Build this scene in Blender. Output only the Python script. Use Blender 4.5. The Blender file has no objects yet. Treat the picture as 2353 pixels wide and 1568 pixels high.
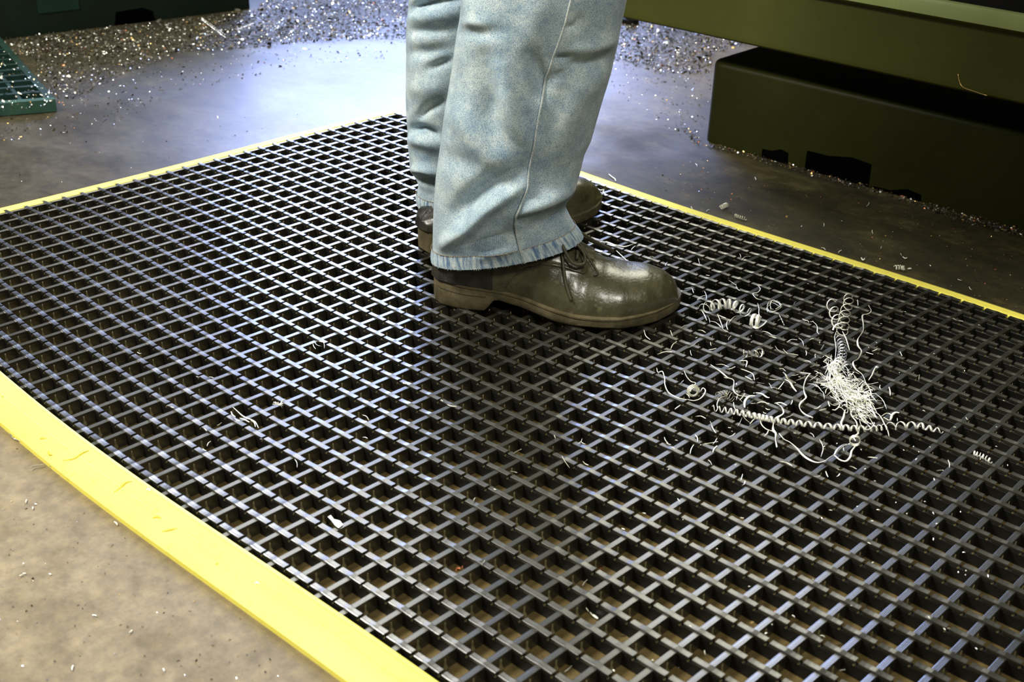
import bpy, bmesh, math, random
import numpy as np
from mathutils import Vector, Matrix
rnd = random.Random(7)
S = 0.03            # one mat cell in metres
CZ = 0.55           # mat top above the floor, in cells
sc = bpy.context.scene

# ------------------------------------------------------------------ camera
CAM = np.array([51.82310716, 45.55851345, 21.26349347])      # cell coordinates
RT = np.array([0.73522898, -0.67740094, 0.02379739])
UPV = np.array([-0.33352493, -0.3309865, 0.88272819])
FW = np.array([-0.59008429, -0.65694437, -0.46928096])
FPX = 2716.58436433
def w3(p):
    """cell coordinates -> world metres (floor at z = 0)"""
    return Vector((p[0]*S, -p[1]*S, (p[2]+CZ)*S))
def wd(v): return Vector((v[0], -v[1], v[2]))
cam = bpy.data.cameras.new('camera'); camo = bpy.data.objects.new('camera', cam)
sc.collection.objects.link(camo)
r, u, f = wd(RT), wd(UPV), wd(FW)
M = Matrix(((r[0], u[0], -f[0]), (r[1], u[1], -f[1]), (r[2], u[2], -f[2]))).to_4x4()
M.translation = w3(CAM)
camo.matrix_world = M
cam.sensor_width = 36.0; cam.sensor_fit = 'HORIZONTAL'
cam.lens = 36.0*FPX/2353.0
cam.clip_start = 0.05; cam.clip_end = 60
cam.dof.use_dof = True; cam.dof.focus_distance = 1.40; cam.dof.aperture_fstop = 10.0
sc.camera = camo

def ray(x, y):
    return RT*((x-1176.5)/FPX) - UPV*((y-784.0)/FPX) + FW
def at(x, y, z=0.0):
    """point of the horizontal plane z (cells above the mat top) seen at photo pixel x, y"""
    d = ray(x, y); s = (z-CAM[2])/d[2]
    return CAM + s*d
FL = -CZ

# ------------------------------------------------------------------ view, world, lights
vs = sc.view_settings
vs.view_transform = 'Standard'; vs.look = 'None'; vs.exposure = 0.0; vs.gamma = 1.0; vs.use_curve_mapping = False
wl = bpy.data.worlds.new('world'); sc.world = wl; wl.use_nodes = True
wl.node_tree.nodes['Background'].inputs[0].default_value = (0.62, 0.60, 0.42, 1)
wl.node_tree.nodes['Background'].inputs[1].default_value = 0.085

def area(name, loc, target, sx, sy, power, color, spread=180):
    l = bpy.data.lights.new(name, 'AREA'); l.shape = 'RECTANGLE'; l.size = sx; l.size_y = sy
    l.energy = power; l.color = color; l.spread = math.radians(spread)
    o = bpy.data.objects.new(name, l); sc.collection.objects.link(o)
    loc = Vector(loc); o.location = loc
    o.rotation_euler = (Vector(target)-loc).to_track_quat('-Z', 'Y').to_euler()
    return o
# daylight through the workshop door and window high behind the scene
def mirror_pt(px, py, dist):
    g = at(px, py, FL); d = ray(px, py).copy(); d[2] *= -1
    return w3(g + d*(dist/math.hypot(d[0], d[1])))
wc = mirror_pt(1010, 340, 170)
area('window_light', wc, w3(at(900, 500)), 2.2, 0.55, 104, (0.40, 0.52, 1.0))
wc2 = mirror_pt(960, 640, 170)
area('upper_window_light', wc2, w3(at(900, 700)), 2.0, 0.95, 270, (0.42, 0.54, 1.0))
# ceiling lamp row behind, mirrored in the straps of the near half of the mat
wc3 = mirror_pt(1150, 1400, 90)
area('rear_ceiling_lamp', wc3, w3(at(700, 1100)), 2.4, 0.8, 75, (1.0, 0.97, 0.76))
# ceiling lamp row over the aisle, left of the mat
area('ceiling_lamp', (-0.35, -1.85, 2.2), (0.45, -0.75, 0.0), 1.0, 0.4, 116, (1.0, 0.97, 0.88))
# lamp over the photographer
area('front_lamp', (2.3, -1.4, 2.0), (0.9, -0.2, 0.0), 0.5, 0.5, 32, (1.0, 0.97, 0.88))

# ------------------------------------------------------------------ helpers
def tag(o, label=None, cat=None, group=None, kind=None):
    if label: o['label'] = label
    if cat: o['category'] = cat
    if group: o['group'] = group
    if kind: o['kind'] = kind
    return o
def empty(name, loc=(0, 0, 0)):
    o = bpy.data.objects.new(name, None); sc.collection.objects.link(o); o.location = loc
    o.empty_display_size = 0.05
    return o
def link(o, parent=None):
    sc.collection.objects.link(o)
    if parent is not None:
        o.parent = parent
        loc = Vector(parent.location); pp = parent.parent
        while pp is not None:
            loc += Vector(pp.location); pp = pp.parent
        o.location = Vector(o.location) - loc if o.data is None or True else o.location
    return o
def mesh_obj(name, verts, faces, mat, parent=None, smooth=False, cells=True, flip=False, sharp=None, fix=True):
    me = bpy.data.meshes.new(name)
    V = [w3(v) for v in verts] if cells else [Vector(v) for v in verts]
    me.from_pydata(V, [], faces)
    if fix:
        bm = bmesh.new(); bm.from_mesh(me)
        bmesh.ops.recalc_face_normals(bm, faces=bm.faces)
        bm.to_mesh(me); bm.free()
    if isinstance(mat, (list, tuple)):
        for m in mat: me.materials.append(m)
    else: me.materials.append(mat)
    if smooth:
        me.shade_smooth()
        if sharp: me.set_sharp_from_angle(angle=math.radians(sharp))
    o = bpy.data.objects.new(name, me)
    return link(o, parent)
class MB:
    def __init__(s): s.v = []; s.f = []
    def add(s, v, f):
        b = len(s.v); s.v += [tuple(x) for x in v]; s.f += [tuple(b+i for i in q) for q in f]
    def loft(s, rings, closed=True, caps=True):
        """rings: list of equal length point lists"""
        n = len(rings[0]); v = [p for r_ in rings for p in r_]; f = []
        for a in range(len(rings)-1):
            for k in range(n if closed else n-1):
                k2 = (k+1) % n
                f.append((a*n+k, a*n+k2, (a+1)*n+k2, (a+1)*n+k))
        if caps and closed:
            f.append(tuple(range(n))); f.append(tuple((len(rings)-1)*n+k for k in reversed(range(n))))
        s.add(v, f)
    def box(s, x0, x1, y0, y1, z0, z1):
        v = [(x, y, z) for z in (z0, z1) for x, y in ((x0, y0), (x1, y0), (x1, y1), (x0, y1))]
        s.add(v, [(0, 1, 2, 3), (4, 5, 6, 7), (0, 1, 5, 4), (1, 2, 6, 5), (2, 3, 7, 6), (3, 0, 4, 7)])
    def obj(s, name, mat, parent=None, **k): return mesh_obj(name, s.v, s.f, mat, parent, **k)
def tube_rings(pts, rad, n=8, flat=1.0, twist=0.0, taper=True, up=(0, 0, 1)):
    """sweep an (optionally flat) section along a polyline; rad may be a list"""
    P = [np.array(p, float) for p in pts]; rings = []; upv = np.array(up, float)
    m = len(P); prev = None
    for i in range(m):
        t = P[min(i+1, m-1)] - P[max(i-1, 0)]; L = np.linalg.norm(t); t = t/L if L > 1e-9 else np.array([1., 0, 0])
        if prev is None:
            a = np.cross(t, upv)
            if np.linalg.norm(a) < 1e-3: a = np.cross(t, [1, 0, 0])
        else: a = prev - t*np.dot(prev, t)
        a = a/(np.linalg.norm(a)+1e-12); prev = a; b = np.cross(t, a)
        r_ = rad[i] if hasattr(rad, '__len__') else rad
        an = twist*i
        ca, sa = math.cos(an), math.sin(an)
        a2 = a*ca+b*sa; b2 = -a*sa+b*ca
        rings.append([P[i]+r_*(a2*math.cos(2*math.pi*k/n)+b2*flat*math.sin(2*math.pi*k/n)) for k in range(n)])
    return rings
def smooth_path(pts, n):
    """Catmull-Rom through pts, n samples"""
    P = [np.array(p, float) for p in pts]; m = len(P)
    if m == 2: return [P[0]+(P[1]-P[0])*i/(n-1) for i in range(n)]
    Q = [2*P[0]-P[1]] + P + [2*P[-1]-P[-2]]; out = []
    for i in range(n):
        s_ = i/(n-1)*(m-1); k = min(int(s_), m-2); t = s_-k
        a, b, c, d = Q[k], Q[k+1], Q[k+2], Q[k+3]
        out.append(0.5*((2*b)+(-a+c)*t+(2*a-5*b+4*c-d)*t*t+(-a+3*b-3*c+d)*t**3))
    return out
def interp(x, xs, ys): return float(np.interp(x, xs, ys))
def smoothstep(a, b, x):
    t = np.clip((x-a)/(b-a), 0, 1); return t*t*(3-2*t)

# ------------------------------------------------------------------ materials
def new_mat(name):
    m = bpy.data.materials.new(name); m.use_nodes = True
    return m, m.node_tree, m.node_tree.nodes['Principled BSDF']
def N(nt, typ, **k):
    n = nt.nodes.new(typ)
    for a, b in k.items():
        if a in ('inputs',):
            for c, d in b.items(): n.inputs[c].default_value = d
        else: setattr(n, a, b)
    return n
def L(nt, a, b): nt.links.new(a, b)
def ramp(nt, src, stops):
    r_ = nt.nodes.new('ShaderNodeValToRGB'); L(nt, src, r_.inputs[0]); e = r_.color_ramp.elements
    while len(e) < len(stops): e.new(0.5)
    for el, (p, c) in zip(e, stops): el.position = p; el.color = (*c, 1) if len(c) == 3 else c
    return r_.outputs[0]
def noise(nt, scale, detail=4, rough=0.55, vec=None, dist=0):
    n = N(nt, 'ShaderNodeTexNoise', inputs={'Scale': scale, 'Detail': detail, 'Roughness': rough, 'Distortion': dist})
    if vec is not None: L(nt, vec, n.inputs['Vector'])
    return n.outputs['Fac']
def coords(nt, scale=(1, 1, 1), rot=(0, 0, 0)):
    g = N(nt, 'ShaderNodeNewGeometry'); mp = N(nt, 'ShaderNodeMapping')
    mp.inputs['Scale'].default_value = scale; mp.inputs['Rotation'].default_value = rot
    L(nt, g.outputs['Position'], mp.inputs['Vector']); return mp.outputs[0]
def bump(nt, bsdf, src, strength, dist=0.001, prev=None):
    b = N(nt, 'ShaderNodeBump', inputs={'Strength': strength, 'Distance': dist}); L(nt, src, b.inputs['Height'])
    if prev is not None: L(nt, prev, b.inputs['Normal'])
    L(nt, b.outputs[0], bsdf.inputs['Normal']); return b.outputs[0]
def mixc(nt, fac, a, b, mode='MIX'):
    m = N(nt, 'ShaderNodeMix', data_type='RGBA', blend_type=mode)
    for sck, val in ((m.inputs[0], fac), (m.inputs[6], a), (m.inputs[7], b)):
        if hasattr(val, 'is_output') or hasattr(val, 'links'): L(nt, val, sck)
        else: sck.default_value = val if not isinstance(val, tuple) else ((*val, 1) if len(val) == 3 else val)
    return m.outputs[2]
def math_(nt, op, a, b=None, c=None):
    m = N(nt, 'ShaderNodeMath', operation=op)
    for i, v in enumerate((a, b, c)):
        if v is None: continue
        if hasattr(v, 'links'): L(nt, v, m.inputs[i])
        else: m.inputs[i].default_value = v
    return m.outputs[0]

# concrete floor: worn beige aisle on the near side, oil-soaked around the machine
mFloor, nt, b = new_mat('concrete')
co = coords(nt)
n1 = noise(nt, 3.0, 6, .6, co); n2 = noise(nt, 22, 5, .6, co); n3 = noise(nt, 160, 3, .6, co)
sep = N(nt, 'ShaderNodeSeparateXYZ'); L(nt, co, sep.inputs[0])
beige = ramp(nt, n2, [(0.3, (.14, .105, .05)), (0.5, (.20, .155, .085)), (0.72, (.26, .205, .12))])
co_s = coords(nt, (1, 1.7, 1), (0, 0, -0.25))
n4 = noise(nt, 9, 8, .72, co_s, 0.3)
oil = ramp(nt, n4, [(0.38, (.014, .011, .003)), (0.55, (.032, .026, .008)), (0.72, (.095, .080, .032))])
# zones: clean beige aisle near the viewer, brown grime with shade painted in under the mat, black oil along the machine
def rng(src, a_, b_):
    m = N(nt, 'ShaderNodeMapRange', inputs={'From Min': a_, 'From Max': b_}); L(nt, src, m.inputs[0]); return m.outputs[0]
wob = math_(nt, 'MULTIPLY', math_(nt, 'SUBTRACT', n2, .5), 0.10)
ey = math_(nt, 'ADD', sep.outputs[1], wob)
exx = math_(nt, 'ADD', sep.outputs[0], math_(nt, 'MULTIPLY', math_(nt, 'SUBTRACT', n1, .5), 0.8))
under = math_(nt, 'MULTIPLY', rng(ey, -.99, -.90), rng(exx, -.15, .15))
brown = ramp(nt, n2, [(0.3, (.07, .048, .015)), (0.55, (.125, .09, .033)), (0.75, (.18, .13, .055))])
grey = ramp(nt, n4, [(0.35, (.028, .022, .010)), (0.52, (.052, .043, .025)), (0.72, (.085, .072, .048))])
far = rng(math_(nt, 'ADD', ey, math_(nt, 'MULTIPLY', sep.outputs[0], -.9)), -1.2, -.75)
col = mixc(nt, far, beige, grey)
col = mixc(nt, rng(exx, -.30, -.75), col, mixc(nt, 1.0, oil, (.8, .8, .9), 'MULTIPLY'))
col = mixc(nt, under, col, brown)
oilm = math_(nt, 'MULTIPLY', rng(ey, -.10, .08), rng(exx, .05, .60))
col = mixc(nt, oilm, col, oil)
stain = N(nt, 'ShaderNodeMath', operation='MAXIMUM'); L(nt, under, stain.inputs[0]); L(nt, math_(nt, 'MAXIMUM', oilm, far), stain.inputs[1])
n7 = noise(nt, 70, 6, .75, co)
col = mixc(nt, 1.0, col, ramp(nt, n7, [(.32, (.72, .72, .72)), (.5, (1, 1, 1)), (.70, (1.35, 1.33, 1.25))]), 'MULTIPLY')
spk = ramp(nt, n3, [(0.62, (0, 0, 0)), (0.75, (1, 1, 1))])
col = mixc(nt, math_(nt, 'MULTIPLY', spk, 0.25), col, (.02, .015, .01))
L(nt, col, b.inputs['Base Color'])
rgh = N(nt, 'ShaderNodeMapRange', inputs={'From Min': .3, 'From Max': .7, 'To Min': .33, 'To Max': .45}); L(nt, n1, rgh.inputs[0])
L(nt, math_(nt, 'ADD', rgh.outputs[0], math_(nt, 'ADD', math_(nt, 'ADD', math_(nt, 'MULTIPLY', rng(exx, -.42, -.62), .25), math_(nt, 'MULTIPLY', math_(nt, 'MULTIPLY', rng(exx, .15, .48), rng(ey, -.12, .06)), .28)), math_(nt, 'MULTIPLY', math_(nt, 'SUBTRACT', 1.0, stain.outputs[0]), 0.20))), b.inputs['Roughness'])
b.inputs['Specular IOR Level'].default_value = 0.36
bump(nt, b, n3, 0.3, 0.0004, bump(nt, b, n2, 0.12, 0.003))

def rubber(name, base, rough, spec, coat=0.0):
    m, nt, b = new_mat(name); co = coords(nt)
    n = noise(nt, 300, 3, .6, co); n2 = noise(nt, 9, 4, .6, co)
    L(nt, mixc(nt, ramp(nt, n2, [(.35, (0, 0, 0)), (.7, (1, 1, 1))]), tuple(base), tuple(x*1.7 for x in base)), b.inputs['Base Color'])
    b.inputs['Specular IOR Level'].default_value = spec
    mr = N(nt, 'ShaderNodeMapRange', inputs={'From Min': .3, 'From Max': .7, 'To Min': rough-.05, 'To Max': rough+.06}); L(nt, n2, mr.inputs[0])
    L(nt, mr.outputs[0], b.inputs['Roughness'])
    b.inputs['Coat Weight'].default_value = coat; b.inputs['Coat Roughness'].default_value = .22; b.inputs['Coat IOR'].default_value = 1.6
    bump(nt, b, n, 0.12, 0.0003); return m
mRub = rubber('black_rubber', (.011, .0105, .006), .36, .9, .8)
mRubD = rubber('rubber_rail_painted_shade', (.004, .004, .003), .45, .35)  # darker copy of the rubber, shade between the bars put into the colour
mLeg = rubber('rubber_foot_painted_glint', (.13, .11, .05), .28, .8)  # lighter copy of the rubber, glints on feet and knuckles put into the colour

mYel, nt, b = new_mat('yellow_vinyl'); co = coords(nt)
n1 = noise(nt, 14, 5, .6, co); n2 = noise(nt, 90, 4, .7, co)
L(nt, mixc(nt, ramp(nt, n2, [(.55, (0, 0, 0)), (.8, (.6, .6, .6))]), mixc(nt, n1, (.93, .81, .11), (.98, .89, .18)), (.62, .48, .03)), b.inputs['Base Color'])
b.inputs['Roughness'].default_value = .5; b.inputs['Specular IOR Level'].default_value = .3; bump(nt, b, n2, .1, .0005)
mYelD, nt, b = new_mat('scuffed_yellow'); b.inputs['Base Color'].default_value = (.62, .45, .02, 1); b.inputs['Roughness'].default_value = .6

def paint(name, c0, c1, rough=.35, dirt=0.5, scale=6):
    m, nt, b = new_mat(name); co = coords(nt)
    n1 = noise(nt, scale, 6, .6, co); n2 = noise(nt, 60, 5, .7, co); n3 = noise(nt, 400, 2, .5, co)
    col = mixc(nt, ramp(nt, n1, [(.35, (0, 0, 0)), (.7, (1, 1, 1))]), c0, c1)
    col = mixc(nt, math_(nt, 'MULTIPLY', ramp(nt, n2, [(.60, (0, 0, 0)), (.72, (1, 1, 1))]), dirt), col, (.012, .012, .004))
    L(nt, col, b.inputs['Base Color']); b.inputs['Roughness'].default_value = rough; b.inputs['Specular IOR Level'].default_value = .25
    bump(nt, b, n3, .25, .0004, bump(nt, b, n2, .15, .001)); return m
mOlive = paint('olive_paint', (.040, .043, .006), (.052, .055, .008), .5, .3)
mOliveB = paint('olive_base_shaded', (.012, .013, .002), (.017, .019, .003), .5, .25)  # darker olive copy, shade below the tray put into the colour
mBlack, nt, b = new_mat('notch_shade_black'); b.inputs['Base Color'].default_value = (.001, .001, .001, 1); b.inputs['Roughness'].default_value = 1; b.inputs['Specular IOR Level'].default_value = 0  # for the notch slabs, their shade painted as black
mLip = paint('olive_lip_highlight', (.22, .26, .09), (.28, .32, .13), .4, .5)  # lighter olive copy, highlight along the lip put into the colour
mGreenD = paint('dark_green_paint', (.006, .009, .004), (.005, .014, .009), .4, .3, 9)
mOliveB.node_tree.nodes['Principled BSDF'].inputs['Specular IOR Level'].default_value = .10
mGreenP = paint('green_plate_paint', (.004, .020, .013), (.006, .026, .018), .5, .2, 9)
mDark = paint('flat_black', (.002, .002, .001), (.004, .003, .002), .8, .0)  # even near-black for the bed casting and the levelling foot
mTeal = paint('teal_plastic', (.018, .06, .045), (.04, .09, .06), .5, .5, 30)
mTealD = paint('teal_dark_plastic', (.004, .018, .013), (.008, .032, .024), .55, .5, 30)

# denim
def denim(name, c_dark, c_mid, c_light, wear=0.0):
    m, nt, b = new_mat(name)
    tc = N(nt, 'ShaderNodeUVMap'); tc.uv_map = 'cloth'
    co = coords(nt)
    n1 = noise(nt, 45, 5, .62, co); n2 = noise(nt, 1100, 4, .75, co); n3 = noise(nt, 9, 4, .55, co); n4 = noise(nt, 2600, 2, .5, co)
    n5 = noise(nt, 1500, 3, .75, co)
    mid = ramp(nt, n1, [(.28, c_dark), (.50, c_mid), (.72, c_light)])
    yel = mixc(nt, ramp(nt, n3, [(.42, (0, 0, 0)), (.70, (.40, .40, .40))]), mid, (.56, .61, .53))
    col = mixc(nt, ramp(nt, n5, [(.50, (0, 0, 0)), (.60, (.85, .85, .85))]), yel, (.74, .76, .62))
    col = mixc(nt, ramp(nt, n2, [(.40, (.9, .9, .9)), (.50, (0, 0, 0))]), col, (.06, .14, .27))
    wv = N(nt, 'ShaderNodeTexWave', wave_type='BANDS', bands_direction='DIAGONAL', inputs={'Scale': 300.0, 'Distortion': 1.5, 'Detail': 2.0})
    L(nt, tc.outputs[0], wv.inputs['Vector'])
    tw = mixc(nt, wv.outputs['Fac'], (.84, .86, .92), (1.12, 1.10, 1.02))
    L(nt, mixc(nt, 1.0, col, tw, 'MULTIPLY'), b.inputs['Base Color'])
    b.inputs['Roughness'].default_value = .85; b.inputs['Specular IOR Level'].default_value = .15
    b.inputs['Sheen Weight'].default_value = .25; b.inputs['Sheen Roughness'].default_value = .4
    bump(nt, b, n4, .35, .0006, bump(nt, b, wv.outputs['Fac'], .25, .0004)); return m
mDenim = denim('denim', (.13, .25, .40), (.33, .47, .58), (.68, .79, .82))
mDenimW = denim('worn_denim_edge', (.30, .38, .42), (.50, .56, .54), (.72, .74, .66))
mDenimB = denim('seam_shadow_denim', (.05, .10, .20), (.08, .16, .28), (.16, .26, .36))  # dark denim tone for the painted shadow beside the seam
mHem, nt, b = new_mat('puckered_hem_denim')
uvn = N(nt, 'ShaderNodeUVMap'); uvn.uv_map = 'cloth'; mp = N(nt, 'ShaderNodeMapping'); mp.inputs['Scale'].default_value = (230, 30, 1); mp.inputs['Rotation'].default_value = (0, 0, .05); L(nt, uvn.outputs[0], mp.inputs[0])
h1 = noise(nt, 1.0, 2, .5, mp.outputs[0]); co = coords(nt); h2 = noise(nt, 900, 2, .6, co)
hc_ = ramp(nt, h1, [(.34, (.12, .20, .33)), (.43, (.25, .35, .44)), (.52, (.42, .52, .56)), (.7, (.62, .69, .66))])
hc_ = mixc(nt, 1.0, hc_, mixc(nt, ramp(nt, h2, [(.42, (0, 0, 0)), (.58, (1, 1, 1))]), (.75, .78, .85), (1.15, 1.12, 1.08)), 'MULTIPLY')
L(nt, hc_, b.inputs['Base Color']); b.inputs['Roughness'].default_value = .85; bump(nt, b, h1, .5, .001)
mThread, nt, b = new_mat('brown_thread'); b.inputs['Base Color'].default_value = (.33, .20, .08, 1); b.inputs['Roughness'].default_value = .8
mPale, nt, b = new_mat('pale_thread'); b.inputs['Base Color'].default_value = (.75, .76, .68, 1); b.inputs['Roughness'].default_value = .9
mSkin, nt, b = new_mat('skin'); b.inputs['Base Color'].default_value = (.5, .3, .2, 1); b.inputs['Roughness'].default_value = .6
mSock, nt, b = new_mat('black_sock'); b.inputs['Base Color'].default_value = (.01, .01, .01, 1); b.inputs['Roughness'].default_value = .9

# leather
def leather(name, c0, c1, scuff, rough=.27):
    m, nt, b = new_mat(name); co = coords(nt)
    n1 = noise(nt, 30, 6, .65, co); n2 = noise(nt, 110, 5, .7, co); n3 = noise(nt, 700, 3, .6, co)
    vo = N(nt, 'ShaderNodeTexVoronoi', feature='DISTANCE_TO_EDGE', inputs={'Scale': 170.0}); L(nt, co, vo.inputs['Vector'])
    col = mixc(nt, ramp(nt, n1, [(.35, (0, 0, 0)), (.68, (1, 1, 1))]), c0, c1)
    sc_ = math_(nt, 'MULTIPLY', ramp(nt, n2, [(.58, (0, 0, 0)), (.75, (1, 1, 1))]), scuff)
    col = mixc(nt, sc_, col, (.20, .19, .09))
    L(nt, col, b.inputs['Base Color'])
    L(nt, math_(nt, 'ADD', math_(nt, 'MULTIPLY', n2, .22), rough-.08), b.inputs['Roughness'])
    b.inputs['Specular IOR Level'].default_value = .75
    b.inputs['Coat Weight'].default_value = .35; b.inputs['Coat Roughness'].default_value = .18
    p = bump(nt, b, n1, .12, .003); p = bump(nt, b, n2, .5, .0014, p); bump(nt, b, vo.outputs[0], .35, .0006, p); return m
mLeather = leather('black_olive_leather', (.042, .037, .016), (.100, .090, .045), .7)
mLeatherD = leather('black_heel_leather', (.008, .007, .005), (.022, .019, .010), .2, .38)
mSole, nt, b = new_mat('dusty_rubber_sole'); co = coords(nt)
n1 = noise(nt, 40, 6, .7, co); n2 = noise(nt, 300, 4, .7, co)
L(nt, ramp(nt, n1, [(.3, (.045, .036, .016)), (.5, (.10, .082, .042)), (.75, (.18, .15, .085))]), b.inputs['Base Color'])
b.inputs['Roughness'].default_value = .7; b.inputs['Specular IOR Level'].default_value = .2; bump(nt, b, n2, .35, .0006, bump(nt, b, n1, .25, .001))
mStitch, nt, b = new_mat('tan_stitch'); b.inputs['Base Color'].default_value = (.16, .14, .07, 1); b.inputs['Roughness'].default_value = .6
mLace, nt, b = new_mat('lace_cord'); co = coords(nt); n1 = noise(nt, 900, 2, .5, co)
L(nt, mixc(nt, n1, (.025, .022, .010), (.10, .09, .045)), b.inputs['Base Color']); b.inputs['Roughness'].default_value = .5; bump(nt, b, n1, .6, .0006)

def metal(name, c, rough, met=.75):
    m, nt, b = new_mat(name); b.inputs['Base Color'].default_value = (*c, 1); b.inputs['Metallic'].default_value = met
    b.inputs['Roughness'].default_value = rough; return m
mSwarf = metal('bright_steel_swarf', (.86, .84, .68), .30, .45)
mSwarfW = metal('pale_steel_swarf', (.98, .97, .84), .35, .25)
mSwarfD = metal('dull_steel_swarf', (.42, .40, .30), .35, .7)
mGold = metal('brass_swarf', (.75, .50, .18), .3, .7)
mCop = metal('copper_swarf', (.75, .26, .12), .35, .6)
mFlake = metal('silver_flake', (.92, .93, .95), .22, .9)
mChipDark, nt, b = new_mat('grimy_swarf'); b.inputs['Base Color'].default_value = (.035, .028, .014, 1); b.inputs['Roughness'].default_value = .5

# ------------------------------------------------------------------ floor
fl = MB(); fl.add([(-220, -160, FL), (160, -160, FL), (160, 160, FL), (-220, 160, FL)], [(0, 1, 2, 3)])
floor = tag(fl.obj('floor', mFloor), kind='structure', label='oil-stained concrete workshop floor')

# ------------------------------------------------------------------ anti-fatigue mat
PB = 0.9497422
G = [-1.61067644, 0.08893853, 1.53034499, -0.08155477, -0.42378707]
Hc = [-0.44960846, -0.56521744, -0.18835353, 0.43874407]
SH = [-0.11108544, 0.24448908, 0.09202514, -0.00984702, 0.03894733]
def warp0(i, j):
    v = (j-20)/20; uu = (i-16)/16
    Y = i*PB+sum(g*v**(n+2) for n, g in enumerate(G))+SH[0]*uu*v*v+SH[1]*uu*uu*v
    X = j+sum(h*uu**(n+1) for n, h in enumerate(Hc))+SH[2]*uu*v+SH[3]*v*v+SH[4]*uu*v*v
    return X, Y
def warp(i, j, z=0.0):
    """the way the rubber mat lies on the floor: slightly bowed, row i, bar j"""
    jj = min(max(j, -0.2), 45.0)
    X, Y = warp0(i, jj)
    if jj != j:
        e = 0.5 if j > 45 else -0.5
        X1, Y1 = warp0(i, jj-e)
        X += (X-X1)/e*(j-jj); Y += (Y-Y1)/e*(j-jj)
    return (X, Y, z)
NI, NJ = 33, 53
o0 = w3(warp(16, 24, FL))
mat_ = empty('rubber_mat', o0)
tag(mat_, 'black open-grid rubber floor mat with bright yellow edging under the feet', 'mat')
def prof_top(w, ztop, zbot, z2, w2):
    """ribbed strap section: list of (across, z)"""
    h = w/2; p = [(-h, zbot), (-h, ztop-.010), (-h*.78, ztop), (-h*.62, ztop), (-h*.5, ztop-.005), (-h*.36, ztop),
                  (-h*.12, ztop), (0, ztop-.005), (h*.12, ztop), (h*.36, ztop), (h*.5, ztop-.005), (h*.62, ztop), (h*.78, ztop), (h, ztop-.010), (h, zbot)]
    if z2 is not None: p += [(w2/2, zbot-.03), (w2/2, z2), (-w2/2, z2), (-w2/2, zbot-.03)]
    return p
# continuous cross bars
barp = prof_top(.19, -.05, -.17, FL+.01, .175)
for j in range(NJ):
    mb = MB(); rings = []
    ks = np.arange(-.28, NI-1+.36, .5).tolist() + [NI-1+.34]
    for i in ks: rings.append([warp(i, j+a, z) for a, z in barp])
    mb.loft(rings); mb.obj('cross_bar', mRub, mat_)
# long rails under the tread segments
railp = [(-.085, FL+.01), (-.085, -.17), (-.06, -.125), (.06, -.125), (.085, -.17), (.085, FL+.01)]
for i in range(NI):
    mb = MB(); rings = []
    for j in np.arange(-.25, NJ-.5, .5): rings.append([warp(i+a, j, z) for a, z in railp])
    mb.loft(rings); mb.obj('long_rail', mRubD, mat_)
# tread segments
segp = prof_top(.205, 0.0, -.11, None, 0)
st = [-.445, -.30, -.16, 0.0, .16, .30, .445]; sz = [0, -.004, -.002, .012, 0.0, -.003, 0]
def seg(mb, i, j):
    q = random.Random(i*97+j).uniform(-.012, .012); rings = []
    for s_, z_ in zip(st, sz):
        if j == 0 and s_ < -.25: s_ = -.25 - (s_+.25)*.01
        dz = z_+q*abs(s_)*2
        rings.append([warp(i+a, j+s_, z+dz) for a, z in segp])
    mb.loft(rings)
cam_d = []
for i in range(NI):
    for j in range(NJ):
        p = np.array(warp(i, j)); d = p-CAM; zc = d@FW; x = 1176.5+FPX*(d@RT)/zc; y = 784-FPX*(d@UPV)/zc
        vis = -40 < x < 2400 and -40 < y < 1610
        hid = 990 < x < 1560 and 250 < y < 770 and (x < 1340 or y > 560)
        cam_d.append((zc if (vis and not hid) else 999, i, j))
cam_d.sort()
single = {(i, j) for d, i, j in cam_d[:300]}
rest = MB()
for i in range(NI):
    for j in range(NJ):
        if (i, j) in single:
            mb = MB(); seg(mb, i, j); mb.obj('tread_segment', mRub, mat_)
        else: seg(rest, i, j)
tag(rest.obj('tread_segment_row', mRub, mat_), kind='stuff')
# support feet on the bars midway between the rails, and small knuckles in the segment gaps
feet = MB()
for i in range(NI-1):
    for j in range(NJ):
        r0 = .055; rings = []
        for z, rr in ((-.15, .032), (-.30, .036), (-.37, .05), (-.43, .095), (FL+.005, .10)):
            rings.append([warp(i+.5+rr*math.cos(k*math.pi/3), j+.085+rr*.8*math.sin(k*math.pi/3), z) for k in range(6)])
        feet.loft(rings)
for i in range(NI):
    for j in range(NJ-1):
        for s_ in (-.075,):
            rings = []
            for z, rr in ((-.20, .035), (-.13, .045), (-.085, .02)):
                rings.append([warp(i+.06+rr*math.cos(k*math.pi/2.5), j+.5+s_+rr*math.sin(k*math.pi/2.5), z) for k in range(5)])
            feet.loft(rings)
tag(feet.obj('support_foot_row', mLeg, mat_, smooth=True), kind='stuff')
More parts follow.
